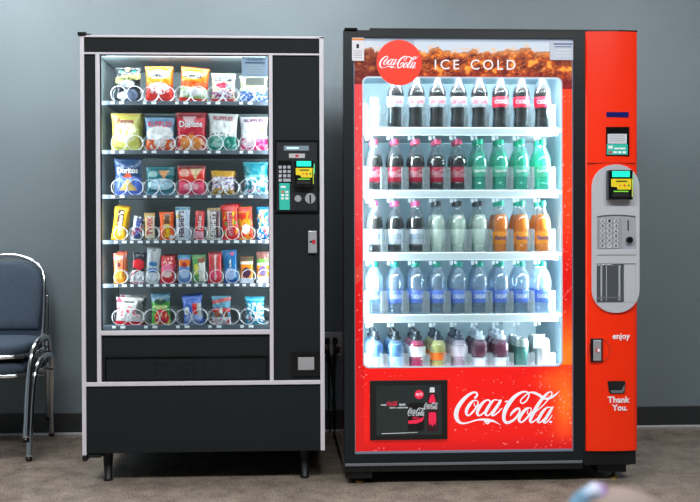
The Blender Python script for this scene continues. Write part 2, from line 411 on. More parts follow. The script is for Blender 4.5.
def card_reader(parent, f, fz, a, b_, t, bo, yf):
    """a, b_, t, bo: outline in pixels; f / fz turn pixels into metres"""
    W = b_-a; Hh = bo-t; U = lambda q: f(a+q*W); V = lambda q: fz(t+q*Hh)
    body = obj('card_reader', bx(U(0), U(1), yf-.035, yf, V(1), V(0), .004), gloss_black, parent)
    y = yf-.036
    obj('display', bx(U(.14), U(.86), y-.002, y+.004, V(.24), V(.04), .0008), cyan_lcd, body)
    obj('yellow_label', plate([(U(.10),V(.30)),(U(.92),V(.30)),(U(.90),V(.66)),(U(.36),V(.66)),(U(.34),V(.58)),(U(.10),V(.56))], [], y-.001, y+.003), yellow, body)
    obj('label_text', bx(U(.3), U(.75), y-.0015, y, V(.40), V(.36)), blackm, body)
    for q, m_ in ((.46, mat('dot_orange', (235,150,40), .4)), (.64, mat('dot_red', (220,30,40), .4)), (.82, mat('dot_green', (20,150,70), .4))):
        obj('status_dot', plate(circ(U(q), V(.52), .0042, 12), [], y-.0018, y), m_, body)
    obj('green_mark', bx(U(.2), U(.8), y-.0012, y+.001, V(.74), V(.70)), mat('lime_print', (120,210,60), .5, emis=.3), body)
    obj('card_slot', bx(U(.14), U(.84), y-.001, y+.004, V(.9), V(.78)), mat('slot_black', (4,4,5), .6), body)
    obj('side_light', bx(U(.99), U(1.02), yf-.028, yf-.016, V(.5), V(.14), .0006), green_led, body)
    obj('side_accent', bx(U(.945), U(.985), y-.001, y+.004, V(.9), V(.3), .0006), mat('lime_edge', (190,210,50), .4, emis=.1), body)
    return body
card_reader(SN, sx, sz, 294.2, 314.2, 160.8, 187.2, -.004)
# lock
lk = S('lock_plate', bx(sx(308.2), sx(316.8), -.012, .006, sz(253.4), sz(231.2), .002), mat('satin_silver', (0,0,0)))
S('lock_mark', sbox(309.6, 315.4, 241.2, 243, -.0128, -.010), blackm, lk)
S('lock_mark', sbox(312.4, 315.4, 240.2, 244.4, -.0132, -.010), mat('sticker_red', (0,0,0)), lk)
# coin return
cr = S('coin_return', plate([(sx(291.4),sz(377)),(sx(320),sz(377)),(sx(320),sz(353.2)),(sx(291.4),sz(353.2))],
      [[(sx(296.5),sz(372.4)),(sx(315),sz(372.4)),(sx(315),sz(357)),(sx(296.5),sz(357))]], -.004, .01), gloss_black)
S('return_flap', sbox(297.6, 313.8, 358.3, 371, 0.0, .003, .001), mat('satin_silver', (0,0,0)), cr)
# stickers behind the glass
sk = S('notice_sticker', sbox(242.4, 268, 56, 76, .0155, .017), mat('pale_blue_notice', (190,208,236), .5))
for i, (a, b_) in enumerate(((247,264),(245.5,265.5),(249,262),(247,265),(247,264),(249,263))):
    S('notice_line', sbox(a, b_, 58.3+i*2.7, 59.3+i*2.7+(.5 if i == 1 else 0), .0148, .0155), mat('notice_ink', (100,120,165), .5) if i < 2 else mat('notice_white', (225,232,240), .5), sk)
S('notice_sticker', sbox(246, 265, 76.6, 84.5, .0155, .017), mat('pale_notice', (196,200,196), .5))
# interior lamps of the snack machine
def lamp(name, loc, size, sy, power, aim, parent, col=(.9,.96,1), up=(0,0,1)):
    d = Vector(aim).normalized(); zc = -d; yc_ = (Vector(up)-Vector(up).dot(zc)*zc).normalized(); xc_ = yc_.cross(zc)
    rot = Matrix((xc_, yc_, zc)).transposed().to_euler()
    l = bpy.data.lights.new(name, 'AREA'); l.shape = 'RECTANGLE'; l.size = size; l.size_y = sy; l.energy = power; l.color = col
    o = bpy.data.objects.new(name, l); C.objects.link(o); o.parent = parent; o.location = Vector(loc)-Vector(parent.location); o.rotation_euler = rot
    return o
tb = tube([(sx(105), .05, sz(53.2)), (sx(266), .05, sz(53.2))], .005, 10)
S('lamp_tube', tb, mat('lit_tube', (235,245,255), .5, emis=3))
lamp('tube_lamp', (sx(186), .03, sz(56)), .02, .66, 2.4, (0, .35, -1), SN, up=(1,0,0))
lamp('side_lamp', (sx(99.5), .022, sz(190)), .02, 1.08, 2.6, (1, .7, 0), SN)
lamp('side_lamp', (sx(271), .022, sz(190)), .02, 1.08, 2.6, (-1, .7, 0), SN)

SHELF = {1:101.2, 2:150.2, 3:194.6, 4:239.8, 5:283.2, 6:324.6}
FY = .060                                              # shelf front
tagm = mat('white_price_tag', (235,238,245), .5); shelfm = mat('grey_steel_tray', (86,95,106), .45, .2)
def coil(cx, zb, r, turns=4, pitch=.062):
    P = []; N = 22
    for k in range(N+1):
        a = -PI/2+2*PI*k/N; P.append((cx+r*math.cos(a), FY+.010+.004*k/N, zb+r+r*math.sin(a)))
    for k in range(1, N*turns+1):
        a = -PI/2+2*PI*k/N; P.append((cx+r*math.cos(a), FY+.014+pitch*k/N, zb+r+r*math.sin(a)))
    return tube(P, .0015, 5)
def shelf_z(r): return sz(SHELF[r], FY)
for r, py in SHELF.items():
    zt = shelf_z(r); ht = .017 if r < 6 else .02
    tr = S('shelf_tray', bx(sx(102.5, FY), sx(268.3, FY)+.01, FY, ly-.02, zt-.006, zt-.002), shelfm)
    S('tray_front', bx(sx(103, FY), sx(268.6, FY), FY-.004, FY+.002, zt-ht, zt, .001), shelfm, tr)
    wide = r in (1, 2, 3, 6)
    lanes = [127.3+32*k for k in range(5)] if wide else [120.3+16*k for k in range(10)]
    for cx in lanes:
        for dx in ((-13.6, -4.6) if wide else (-4.2, 4.2)):
            wd = 3.4 if (dx == -13.6 or dx == -4.2) else 4.8
            S('price_tag', bx(sx(cx+dx-wd/2, FY), sx(cx+dx+wd/2, FY), FY-.0062, FY-.003, zt-.0135, zt-.003, .0005), tagm, tr)
        for dx in ((-8, 8) if wide else (0,)):
            S('spiral_coil', coil(sx(cx+dx, FY+.01), zt-.001, .0322 if wide else .0282), steel, tr, smooth=True)

# ---- packets
packm = attr_mat('printed_foil', .22, spec=.7, bump=.9)
def art_color(art, u, v):
    c = art[0]
    for p in art[1:]:
        k = p[0]
        if k == 'band':
            if p[1] <= v < p[2]: c = p[3]
        elif k == 'slant':
            if p[1] <= v-(u-.5)*p[4] < p[2]: c = p[3]
        elif k == 'ell':
            if ((u-p[1])/p[3])**2+((v-p[2])/p[4])**2 < 1: c = p[5]
        elif k == 'rect':
            if p[1] <= u < p[2] and p[3] <= v < p[4]: c = p[5]
        elif k == 'tri':
            s = (p[2]+p[4]-v)/(2*p[4])
            if 0 <= s <= 1 and abs(u-p[1]) < p[3]*(1-s if p[5] > 0 else s): c = p[6]
        elif k == 'spk':
            if p[5] <= v < p[6] and noise.noise(Vector((u*p[1]+p[4]*7.3, v*p[1]*1.2, p[4]))) > p[2]: c = p[3]
    return c
def bag_y(u, v, T, seed, w, h):
    """front bulge of a filled packet at u, v in 0..1"""
    a = max(0, 1-abs(2*u-1)**2.6); e = min(v, 1-v)/.5
    s = max(0, (min(v, 1-v)-.055)/.3); s = min(1, s)
    return T/2*math.sqrt(a)*math.sin(s*PI/2)**.8*(1+.22*noise.noise(Vector((u*4, v*5, seed*3.1)))+.22*noise.noise(Vector((u*9+v*4, v*8-u*3, seed*1.7))))+.0012
def make_packet(name, w, h, T, art, seed, texts=()):
    nu, nv = (26, 34) if w > .07 else (16, 34)
    b = bmesh.new(); lay = None; F, K = [], []
    for j in range(nv+1):
        v = j/nv; fr, bk = [], []
        pinch = 1-.10*math.sin(PI*min(1, max(0, v)))**.7 if True else 1
        for i in range(nu+1):
            u = i/nu; d = bag_y(u, v, T, seed, w, h)
            wob = .0015*noise.noise(Vector((u*6, v*9, seed)))
            zig = .0012*(-1)**i if (j < 1 or j >= nv) else 0
            x = (u-.5)*w*pinch+wob
            fr.append(b.verts.new((x, -d, v*h+zig))); bk.append(b.verts.new((x, d*.8+.001, v*h+zig)))
        F.append(fr); K.append(bk)
    for j in range(nv):
        for i in range(nu):
            b.faces.new((F[j][i], F[j][i+1], F[j+1][i+1], F[j+1][i])); b.faces.new((K[j][i+1], K[j][i], K[j+1][i], K[j+1][i+1]))
        b.faces.new((K[j][0], F[j][0], F[j+1][0], K[j+1][0])); b.faces.new((F[j][nu], K[j][nu], K[j+1][nu], F[j+1][nu]))
    for i in range(nu):
        b.faces.new((K[0][i], K[0][i+1], F[0][i+1], F[0][i])); b.faces.new((F[nv][i], F[nv][i+1], K[nv][i+1], K[nv][i]))
    me = bpy.data.meshes.new(name); b.to_mesh(me); b.free()
    ca = me.color_attributes.new('print', 'FLOAT_COLOR', 'POINT'); cols = []
    for vtx in me.vertices:
        v = min(1, max(0, vtx.co.z/h)); pin = 1-.10*math.sin(PI*v)**.7 if v > 0 and v < 1 else 1
        u = min(1, max(0, vtx.co.x/(w*pin)+.5)); cols += list(lin(art_color(art, u, v)))
    ca.data.foreach_set('color', cols)
    me.materials.append(packm); me.polygons.foreach_set('use_smooth', [True]*len(me.polygons))
    return me
def place_packet(name, me, px, py_bot, Y, tilt, lean, label, cat, group, texts=(), dims=None, seed=0):
    t = tag(bpy.data.objects.new(name, me), label, cat, group); C.objects.link(t)
    row = min(SHELF, key=lambda k: abs(SHELF[k]-py_bot))
    t.location = (sx(px, Y), Y, shelf_z(row)-.0015); t.rotation_euler = (lean, tilt, 0)
    w_, h_, T = dims
    for (s, u0, u1, v0, v1, col, rot) in texts:
        def fn(a, c, u0=u0, u1=u1, v0=v0, v1=v1):
            u, v = u0+a*(u1-u0), v0+c*(v1-v0); pin = 1-.10*math.sin(PI*v)**.7
            return ((u-.5)*w_*pin, -bag_y(u, v, T, seed, w_, h_)-.0016, v*h_)
        o = obj('lettering', text_bm(s, fn, rot), mat('ink_%d_%d_%d' % col, col, .4), t, loc=(0,0,0))
    return t
K_, W_, Rd, Or, Ye, Gn, Bl, Te = (26,30,38), (238,238,242), (222,30,38), (246,130,20), (240,190,30), (40,140,70), (50,90,190), (20,120,140)
# (row, lane px, width px, top px, tilt deg, kind, art, texts, look, rear?)
ITEMS = [
 (1,129,27,68,0,'b',[K_,('ell',.5,.93,.10,.07,(200,170,110)),('tri',.25,.86,.12,.05,1,(40,170,130)),('tri',.75,.86,.12,.05,1,(40,170,130)),('slant',.60,.76,(206,205,110),.12),('ell',.5,.52,.3,.1,(170,175,180)),('ell',.6,.22,.3,.16,(120,135,165)),('ell',.3,.18,.2,.1,(225,228,235))],[('Smartfood',.14,.86,.61,.73,(40,50,30),0)],'black popcorn bag with a yellow green name band',0),
 (1,160,28,67,0,'b',[Or,('band',0,.5,(232,52,40)),('ell',.5,.38,.42,.16,W_),('spk',9,.15,(235,60,60),1,.1,.55),('band',0,.1,(220,30,36)),('ell',.5,.77,.4,.12,(235,235,225))],[('Cheetos',.14,.86,.70,.84,(24,20,20),0)],'orange topped red cheese snack bag with white oval',1),
 (1,193,28,68,5,'b',[(246,120,22),('ell',.45,.78,.38,.1,(235,235,225)),('band',.42,.6,(236,80,30)),('band',.1,.42,(225,232,215)),('spk',8,.1,(150,190,120),2,.1,.45),('band',0,.14,(228,50,30)),('ell',.5,.3,.3,.1,W_)],[('Cheetos',.10,.80,.70,.85,(24,20,20),0)],'tilted orange cheese snack bag with pale green lower half',1),
 (1,224,25,74,1,'b',[(205,196,165),('rect',.12,.88,.72,.9,(40,44,54)),('ell',.5,.58,.34,.1,(214,30,70)),('ell',.75,.55,.15,.08,(110,130,160)),('ell',.5,.28,.4,.16,(222,214,222)),('spk',9,.1,(150,60,120),3,.15,.45),('band',0,.12,(214,40,60))],[],'small tan bag with black title box and red swoosh',0),
 (1,254.5,29,76,0,'b',[(178,188,150),('spk',5,.1,(214,200,160),4,.5,1),('band',0,.42,(70,112,196)),('ell',.5,.48,.4,.1,(190,210,215)),('spk',10,.1,(230,236,245),5,.08,.4)],[],'green and blue bag partly behind the pale paper notice',0),
 (2,127,30.5,114,0,'b',[(196,190,92),('ell',.5,.5,.4,.28,(232,232,190)),('spk',5,.15,(214,218,120),6,0,.6),('band',.93,1,(170,150,70))],[('Funyuns',.22,.78,.70,.86,(150,30,70),0)],'olive yellow onion ring snack bag with white centre',1),
 (2,161,30.5,118,0,'b',[(118,160,196),('ell',.5,.52,.48,.24,W_),('band',.06,.34,(238,96,30)),('ell',.5,.24,.22,.12,(240,225,225)),('spk',7,.2,W_,7,.08,.32),('band',0,.06,(200,50,40))],[('RUFFLES',.08,.92,.72,.88,(214,30,66),0)],'white ridged crisp bag with pale blue top and orange base',0),
 (2,192,31,113,0,'b',[(206,36,60),('band',.86,1,(150,20,40)),('ell',.5,.22,.36,.2,(246,150,70)),('spk',6,.2,(250,200,170),8,.05,.4),('tri',.45,.74,.26,.16,1,(230,190,200))],[('Doritos',.10,.90,.62,.78,W_,0)],'red tortilla chip bag with white title and orange flare',1),
 (2,223,30,114,2,'b',[(205,208,210),('ell',.5,.6,.42,.22,W_),('band',0,.4,(24,134,116)),('ell',.35,.22,.2,.14,(170,215,205)),('spk',8,.15,(120,190,180),9,.05,.4),('spk',9,.15,(60,110,60),19,.4,.5)],[('RUFFLES',.16,.84,.82,.93,(180,40,60),0)],'silver white ridged crisp bag with green lower half',0),
 (2,254.5,29,117,0,'b',[(206,208,216),('ell',.45,.6,.38,.26,W_),('ell',.78,.62,.16,.1,(200,160,100)),('band',0,.36,(216,40,112)),('ell',.3,.24,.22,.14,(240,220,230)),('spk',7,.15,(245,200,215),10,.05,.34)],[('RUFFLES',.16,.84,.83,.93,(120,40,90),0)],'silver white ridged crisp bag with magenta pink base',0),
 (3,129,29,159,0,'b',[(40,70,112),('band',0,.5,(84,112,206)),('ell',.5,.42,.44,.1,(120,150,225)),('tri',.5,.30,.34,.16,-1,(226,190,110)),('tri',.5,.56,.2,.07,-1,(226,90,50))],[('Doritos',.10,.88,.60,.76,W_,0)],'navy and blue tortilla chip bag with yellow chip triangle',0),
 (3,161,30,167,0,'b',[(28,112,124),('ell',.5,.38,.46,.2,(176,212,232)),('ell',.25,.74,.16,.12,(140,180,180)),('tri',.64,.72,.2,.16,1,(226,156,96)),('band',0,.12,(90,160,190))],[],'teal tortilla chip bag with a pale blue lower half',1),
 (3,192,29,166,0,'b',[(232,52,40),('band',0,.46,(246,84,124)),('ell',.25,.76,.18,.14,(240,170,150)),('tri',.66,.72,.22,.18,1,(232,196,150)),('ell',.5,.3,.3,.12,(250,180,196)),('band',.9,1,(110,30,40))],[],'red tortilla chip bag with a pink lower half',1),
 (3,223,24,171,0,'b',[(204,152,46),('band',.3,.74,(210,196,216)),('spk',9,.1,(120,84,130),11,.2,.76),('spk',8,.1,W_,12,.1,.7),('band',0,.1,(190,150,60))],[],'small mustard yellow bag with lilac and white picture',1),
 (3,256.5,26,162,-1,'b',[(18,124,140),('band',.54,.6,(110,190,196)),('spk',6,.05,(190,220,232),13,.05,.55),('spk',9,.2,(200,160,180),14,.1,.4)],[],'teal crisp bag with pale blue crumpled lower half',0),
 (4,118,15,207,8,'c',[(240,180,26),('rect',.30,.72,.12,.92,(96,62,40)),('ell',.5,.3,.34,.16,(230,200,90))],[("m&m's",.34,.68,.30,.88,(240,235,225),1)],'tilted yellow peanut candy bag with brown title',1),
 (4,136,11,216,9,'c',[(60,60,84),('rect',.0,.3,0,1,(210,214,226)),('slant',.3,.5,(190,60,80),.3),('spk',8,.2,W_,15,0,1),('band',0,.08,W_)],[('SNICKERS',.34,.74,.14,.86,(70,90,190),1)],'slim white and blue chocolate bar leaning sideways',0),
 (4,150,11,213,0,'c',[(226,214,190),('band',.9,1,(200,150,70)),('rect',0,.2,0,.9,(200,160,90)),('band',0,.08,(120,120,110))],[('TWIX',.26,.82,.2,.84,(214,20,50),1)],'cream and gold twin biscuit bar with red title',0),
 (4,167,15,212,0,'c',[(244,92,20),('rect',.3,.78,.1,.9,(226,130,30)),('rect',.36,.72,.56,.92,(110,70,50)),('ell',.5,.5,.3,.07,(240,200,170)),('ell',.8,.12,.15,.08,W_)],[("Reese's",.36,.72,.12,.56,(240,220,30),1)],'bright orange peanut butter cup packet with yellow writing',0),
 (4,183,15,207,0,'c',[(222,226,236),('band',.9,1,(90,150,180)),('rect',.7,1,0,.88,(186,206,230)),('ell',.16,.72,.12,.06,(220,190,60))],[("HERSHEY'S",.22,.62,.1,.88,(84,60,100),1)],'tall white and pale blue almond candy packet',0),
 (4,199,10,211,3,'c',[(220,36,44),('band',0,.3,(236,170,190)),('rect',.3,.7,.5,.9,(180,30,36)),('band',0,.06,(200,40,60))],[('KitKat',.3,.72,.36,.84,(240,220,220),1)],'narrow red wafer bar seen inside its coil',0),
 (4,214,14,208,0,'c',[(130,104,110),('rect',0,.24,0,1,(226,216,206)),('band',.92,1,(190,160,110)),('rect',.7,.84,0,.9,(76,50,60)),('band',0,.06,(200,196,180))],[("HERSHEY'S",.26,.66,.08,.88,W_,1)],'brown and cream chocolate bar standing by the red wafer',0),
 (4,231,17,205,-3,'c',[(226,40,44),('spk',6,.25,(60,160,70),16,.1,.8),('spk',6,.3,(240,190,40),17,.1,.8),('rect',.36,.66,.12,.8,(240,210,220))],[('Skittles',.34,.68,.14,.78,(190,20,50),1)],'red fruit candy bag scattered with coloured dots',1),
 (4,247,15,207,-4,'c',[(236,150,24),('band',.88,1,(222,40,30)),('spk',4,.08,(226,50,30),18,.1,.9),('ell',.5,.34,.3,.14,W_),('rect',.85,1,0,1,(222,50,30))],[],'orange and red fruit chew bag beside the last blue one',0),
 (4,264,15,207,0,'c',[(16,108,156),('spk',5,.2,(226,60,90),20,.05,.85),('spk',5,.25,(240,190,60),21,.3,.9),('spk',7,.2,W_,22,.05,.9),('band',0,.06,(20,70,140))],[],'bright blue candy bag with red and yellow blobs',0),
 (5,119,11,253,0,'c',[(246,128,84),('band',0,.42,(250,160,50)),('rect',0,1,.78,.9,(240,170,170)),('ell',.5,.62,.22,.08,(120,60,60)),('band',.95,1,(200,60,60))],[],'slim salmon and orange cracker packet',1),
 (5,137,14,252,5,'c',[(34,34,44),('ell',.5,.62,.46,.16,(206,36,50)),('band',0,.4,(226,226,234)),('slant',.38,.44,(190,30,60),.3),('spk',8,.2,(60,70,100),23,.1,.36),('band',0,.05,(200,30,50))],[],'black packet with a red crescent and white base',0),
 (5,152,14,247,4,'c',[(178,184,190),('ell',.5,.54,.34,.07,(50,110,160)),('ell',.5,.36,.38,.08,(60,110,180)),('ell',.5,.2,.4,.12,(214,220,235)),('ell',.5,.92,.1,.02,K_)],[],'tall grey pastry packet with blue ovals',0),
 (5,167,14.5,256,2,'c',[(214,40,52),('ell',.5,.52,.44,.2,(240,120,160)),('ell',.5,.34,.36,.12,(240,210,210)),('spk',7,.2,(240,180,180),24,.7,1),('band',0,.1,(224,20,60))],[],'pinkish red packet with a rounded white picture',1),
 (5,184.5,12.5,255,0,'c',[(100,140,200),('band',.6,.84,(236,120,40)),('band',.9,1,(60,140,180)),('ell',.5,.66,.2,.1,(180,40,50)),('ell',.5,.34,.4,.16,(176,200,236))],[],'pale blue packet with an orange band near its top',0),
 (5,199,14,255,0,'c',[(92,160,90),('rect',.5,1,0,.8,(226,226,220)),('ell',.7,.82,.3,.1,(150,90,70)),('ell',.3,.5,.18,.2,(226,214,80)),('band',0,.08,(80,120,90))],[],'green and white packet with a yellow patch',0),
 (5,215,14,252,0,'c',[(216,44,58),('rect',.2,.8,.42,.9,(190,70,70)),('ell',.5,.3,.42,.16,(240,60,110)),('rect',.46,.62,.1,.9,(240,200,200)),('band',.94,1,(120,20,40))],[],'crimson packet with a pale stripe up its middle',0),
 (5,231,14.5,250,-3,'c',[(20,104,166),('ell',.7,.88,.16,.05,(220,60,120)),('ell',.5,.28,.42,.18,(170,196,240)),('band',0,.08,(40,80,170)),('rect',.5,.6,.5,.72,(230,220,200))],[],'blue packet with a pale round picture and pink spot',0),
 (5,246.5,14,257,0,'c',[(240,130,20),('band',.84,1,(70,40,36)),('band',.72,.80,(220,230,230)),('spk',5,.1,(60,130,50),25,.82,1),('ell',.5,.4,.34,.2,(70,40,60)),('band',0,.2,(214,222,236))],[],'orange cookie packet with a dark round picture, shorter one',0),
 (5,263,14,252,0,'c',[(120,70,62),('band',.62,.78,(96,140,60)),('band',.2,.62,(240,136,30)),('ell',.5,.38,.34,.17,(110,90,130)),('band',.58,.62,W_),('band',0,.2,(220,214,226))],[],'brown topped orange cookie packet at the row end',0),
 (6,128.5,28,297,3,'b',[(212,206,210),('ell',.5,.84,.34,.12,(236,234,230)),('ell',.5,.84,.3,.02,(60,70,70)),('spk',8,.18,(214,40,80),26,.3,.7),('band',0,.14,(226,20,50)),('rect',.8,1,.4,.9,(110,110,110)),('tri',.1,.92,.14,.1,-1,(206,40,90))],[],'white trail mix bag with a red bottom edge',1),
 (6,161,20,292,-1,'b',[(66,158,60),('band',.72,1,(84,130,160)),('ell',.5,.72,.34,.08,(40,80,60)),('ell',.5,.55,.4,.06,(200,220,150)),('ell',.55,.24,.38,.24,(226,30,60)),('spk',8,.25,(240,210,120),27,0,.4)],[],'green fruit snack bag with a red lower half',0),
 (6,193.5,20.5,296,-4,'b',[(70,110,206),('rect',.52,.76,.3,.76,(230,36,40)),('rect',.76,.98,.2,.74,(190,196,186)),('ell',.5,.2,.44,.18,(160,180,236)),('ell',.2,.5,.14,.14,W_)],[],'blue packet with an upright red patch',1),
 (6,221,20,296,0,'b',[(90,150,180),('slant',.78,.9,(196,60,60),.14),('band',.42,.58,(226,34,44)),('ell',.3,.36,.2,.13,(150,90,60)),('ell',.72,.36,.16,.12,(140,84,60)),('band',.0,.24,(232,222,228)),('spk',7,.2,(226,40,80),28,0,.2),('ell',.5,.5,.1,.1,W_)],[],'pale blue cookie bag with red band and brown cookies',0),
 (6,254.5,20,297,0,'b',[(16,140,176),('band',.86,.94,(90,200,220)),('spk',9,.02,(216,236,244),29,.08,.78),('spk',6,.25,(180,110,130),30,.1,.6)],[],'bright turquoise packet covered in white writing',0),
]
ORD = ['first','second','third','fourth','fifth','sixth','seventh','eighth','ninth','tenth']
SHN = {1:'the top shelf',2:'the second shelf',3:'the third shelf',4:'the fourth shelf',5:'the fifth shelf',6:'the bottom shelf'}
cnt = {}
for i, (row, cx, wp, top, tilt, kd, art, texts, look, rear) in enumerate(ITEMS):
    idx = cnt.get(row, 0); cnt[row] = idx+1
    bot = SHELF[row]; Y = .098 if kd == 'b' else .094
    if kd == 'b': T = .034
    else: T = .018
    Y = FY+.018+T/2+.004
    w_ = abs(sx(cx+wp/2, Y)-sx(cx-wp/2, Y)); h_ = sz(top, Y)-(shelf_z(row)-.002)
    nm = 'snack_bag' if kd == 'b' else ('candy_packet')
    me = make_packet(nm, w_, h_, T, art, i+1)
    cat = 'snack bag' if kd == 'b' else 'candy packet'
    place_packet(nm, me, cx, bot, Y, math.radians(tilt), math.radians(2), '%s on %s' % (look, SHN[row]), cat, 'packets on '+SHN[row], texts, (w_, h_, T), i+1)
    if rear:
        t = tag(bpy.data.objects.new(nm, me), 'spare partly hidden behind the %s' % look, cat, 'packets on '+SHN[row]); C.objects.link(t)
        t.location = (sx(cx, Y)+random.uniform(-.003,.006), Y+.062, shelf_z(row)-.0015); t.rotation_euler = (math.radians(-2), math.radians(tilt+random.uniform(-3,3)), 0)
        t.scale = (1, 1, 1.06)

# ================================================================== DRINK MACHINE
CY = -.07
def cx_(p, Y=CY): return pt(p, 245, Y).x
def cz(p, Y=CY): return pt(470, p, Y).z
DM = thing('drink_vending_machine', 'tall red drink vending machine with lit glass door full of bottles', 'vending machine', (cx_(490), .4, 0))
def D(name, bm, m, parent=None, **k): return obj(name, bm, m, parent or DM, **k)
def dbox(a, b_, t, bo, y0, y1, bev=0): return bx(cx_(a), cx_(b_), y0, y1, cz(bo), cz(t), bev)
DB = .90; cyf = .06
side_red = mat('dark_red_side', (120,18,40), .10, spec=.8, coat=1.0)
sidep = bmesh.new()
zz0, zz1 = cz(470), cz(33)
xl = cx_(344.2)
v = [sidep.verts.new(q) for q in ((xl+.001,CY+.05,zz0),(xl-.024,DB,zz0),(xl+.02,DB,zz0),(xl+.03,CY+.05,zz0),(xl+.001,CY+.05,zz1),(xl-.024,DB,zz1),(xl+.02,DB,zz1),(xl+.03,CY+.05,zz1))]
for f in ((0,1,2,3),(7,6,5,4),(0,4,5,1),(1,5,6,2),(2,6,7,3),(3,7,4,0)): sidep.faces.new([v[k] for k in f])
bmesh.ops.recalc_face_normals(sidep, faces=sidep.faces)
D('side_panel', sidep, side_red)
xr = cx_(634)
cb = bx(xr-.03, xr, CY+.05, DB, zz0, zz1)
for q in ((xl+.02, xr, CY+.06, DB, cz(31.5), cz(28.2)), (xl+.02, xr, DB-.03, DB, zz0, zz1), (xl+.02, xr, CY+.05, DB, zz0, zz0+.05)): bx(*q, bm=cb)
D('cabinet', cb, blackm)
D('cabinet_top', bx(cx_(370.5), cx_(628), CY+.02, CY+.09, cz(31), cz(27.4), .003), mat('slot_black', (0,0,0)))
hb = bx(cx_(345), cx_(358), CY-.012, CY+.04, cz(31.2), cz(29.2), .002); D('hinge', hb, gloss_black)
D('hinge', bx(cx_(620), cx_(637.5), CY+.0, CY+.05, cz(31), cz(29), .002), gloss_black)
# interior liner
liner = mat('white_liner', (158,184,196), .5)
LB = .50
lx0, lx1, lz0, lz1 = cx_(358), cx_(570), cz(392), cz(60)
lb = bx(lx0, lx1, LB, LB+.01, lz0, lz1)
for q in ((lx0-.01, lx0, CY+.022, LB, lz0, lz1), (lx1, lx1+.01, CY+.022, LB, lz0, lz1), (lx0, lx1, CY+.045, LB, lz1, lz1+.01), (lx0, lx1, CY+.045, LB, lz0-.01, lz0)): bx(*q, bm=lb)
D('cooler_liner', lb, liner)
# door frame
fr = [(cx_(344),cz(463.2)),(cx_(585.2),cz(463.2)),(cx_(585.2),cz(30.8)),(cx_(344),cz(30.8))]
ho = [(cx_(354.2),cz(452.8)),(cx_(573.6),cz(452.8)),(cx_(573.6),cz(38)),(cx_(354.2),cz(38))]
D('door_frame', plate(fr, [ho], CY, CY+.045), mat('dark_grey_door_frame', (21,27,31), .4, spec=.3))
D('door_inner_edge', plate(ho, [[(cx_(355),cz(450.6)),(cx_(572.8),cz(450.6)),(cx_(572.8),cz(38.8)),(cx_(355),cz(38.8))]], CY+.006, CY+.03), mat('silver_blue_edge', (150,165,190), .3, .5))
D('door_bottom_rail', dbox(344.4, 582, 461.8, 464.4, CY-.006, CY+.03, .0015), mat('grey_rail', (120,126,134), .35, .4))
# printed graphic on the glass
gw, gh = 436, 830
GX0, GX1, GY0, GY1 = 355, 573, 38.5, 451
drops = {}
rd = random.Random(3)
for k in range(400):
    if k < 200: x, y = rd.uniform(356,572), rd.uniform(370,450)
    elif k < 260: x, y = rd.uniform(535,572), rd.uniform(385,450)
    else: x, y = rd.choice((rd.uniform(356,363), rd.uniform(563,572))), rd.uniform(95,370)
    drops.setdefault((int(x)//4, int(y)//4), []).append((x, y, rd.choice((.35,.45,.6,.6,.9)), rd.uniform(.2,.7)))
def mixc(a, b_, t): t = max(0, min(1, t)); return tuple(a[k]*(1-t)+b_[k]*t for k in range(3))
def art_door(x, y):
    edge = 84 if x < 400 else (88 if x > 500 else 84)
    if y < edge:
        ch = abs(noise.noise(Vector((x*.055, 5.1, 0.3))))
        surf = 52+5*noise.noise(Vector((x*.035, 3, 0)))-6*max(0, ch-.18)*2+1.2*noise.noise(Vector((x*.3, y*.1, 0)))
        if x < 375: surf -= 3
        if y < surf:
            c = mixc((206,214,224), (160,176,192), (x-355)/60 if x < 415 else .3)
            if y > surf-1.5 and noise.noise(Vector((x*.2, 1.5, 2))) > -.1: c = (176,120,84)
            elif y > surf-5 and noise.noise(Vector((x*.12, y*.3, 6))) > .12: c = (214,190,170)
            if y < 41: c = mixc(c, (130,148,168), .5)
            return c
        n = noise.noise(Vector((x*.11, y*.14, 4)))*.6+noise.noise(Vector((x*.26, y*.3, 8)))*.35+.5
        c = mixc((92,24,16), (222,104,28), 1.5*n-.3)
        q = noise.noise(Vector((x*.17+.3*y, y*.16, 11)))
        if abs(q) < .035: c = mixc(c, (246,176,100), .55)
        if n > .68: c = mixc(c, (250,160,60), min(1, (n-.68)*6))
        if y-surf < 5: c = mixc(c, (226,150,84), .75*(1-(y-surf)/5))
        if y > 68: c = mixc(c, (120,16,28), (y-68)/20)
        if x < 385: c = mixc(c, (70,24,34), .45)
        return c
    c = (228,20,14)
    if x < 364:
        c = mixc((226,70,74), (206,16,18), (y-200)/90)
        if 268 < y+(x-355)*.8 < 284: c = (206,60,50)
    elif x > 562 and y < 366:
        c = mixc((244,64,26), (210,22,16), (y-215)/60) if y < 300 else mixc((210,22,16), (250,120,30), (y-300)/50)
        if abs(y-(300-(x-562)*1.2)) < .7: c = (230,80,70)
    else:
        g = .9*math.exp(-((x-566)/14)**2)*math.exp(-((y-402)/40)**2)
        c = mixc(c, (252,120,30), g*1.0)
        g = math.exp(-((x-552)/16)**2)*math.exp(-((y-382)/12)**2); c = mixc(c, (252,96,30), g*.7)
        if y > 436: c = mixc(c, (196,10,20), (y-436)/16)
    for i in (-1,0,1):
        for j in (-1,0,1):
            for (a, b_, r, s) in drops.get((int(x)//4+i, int(y)//4+j), ()):
                if (x-a)**2+(y-b_)**2 < r*r: c = mixc(c, (255,190,190), s)
    return c
HX0, HX1, HY0, HY1, HR = 363.6, 562.4, 77.2, 366.8, 6.0
def in_hole(x, y):
    if not (HX0 < x < HX1 and HY0 < y < HY1): return False
    dx = max(HX0+HR-x, x-(HX1-HR), 0); dy = max(HY0+HR-y, y-(HY1-HR), 0)
    return dx*dx+dy*dy < HR*HR
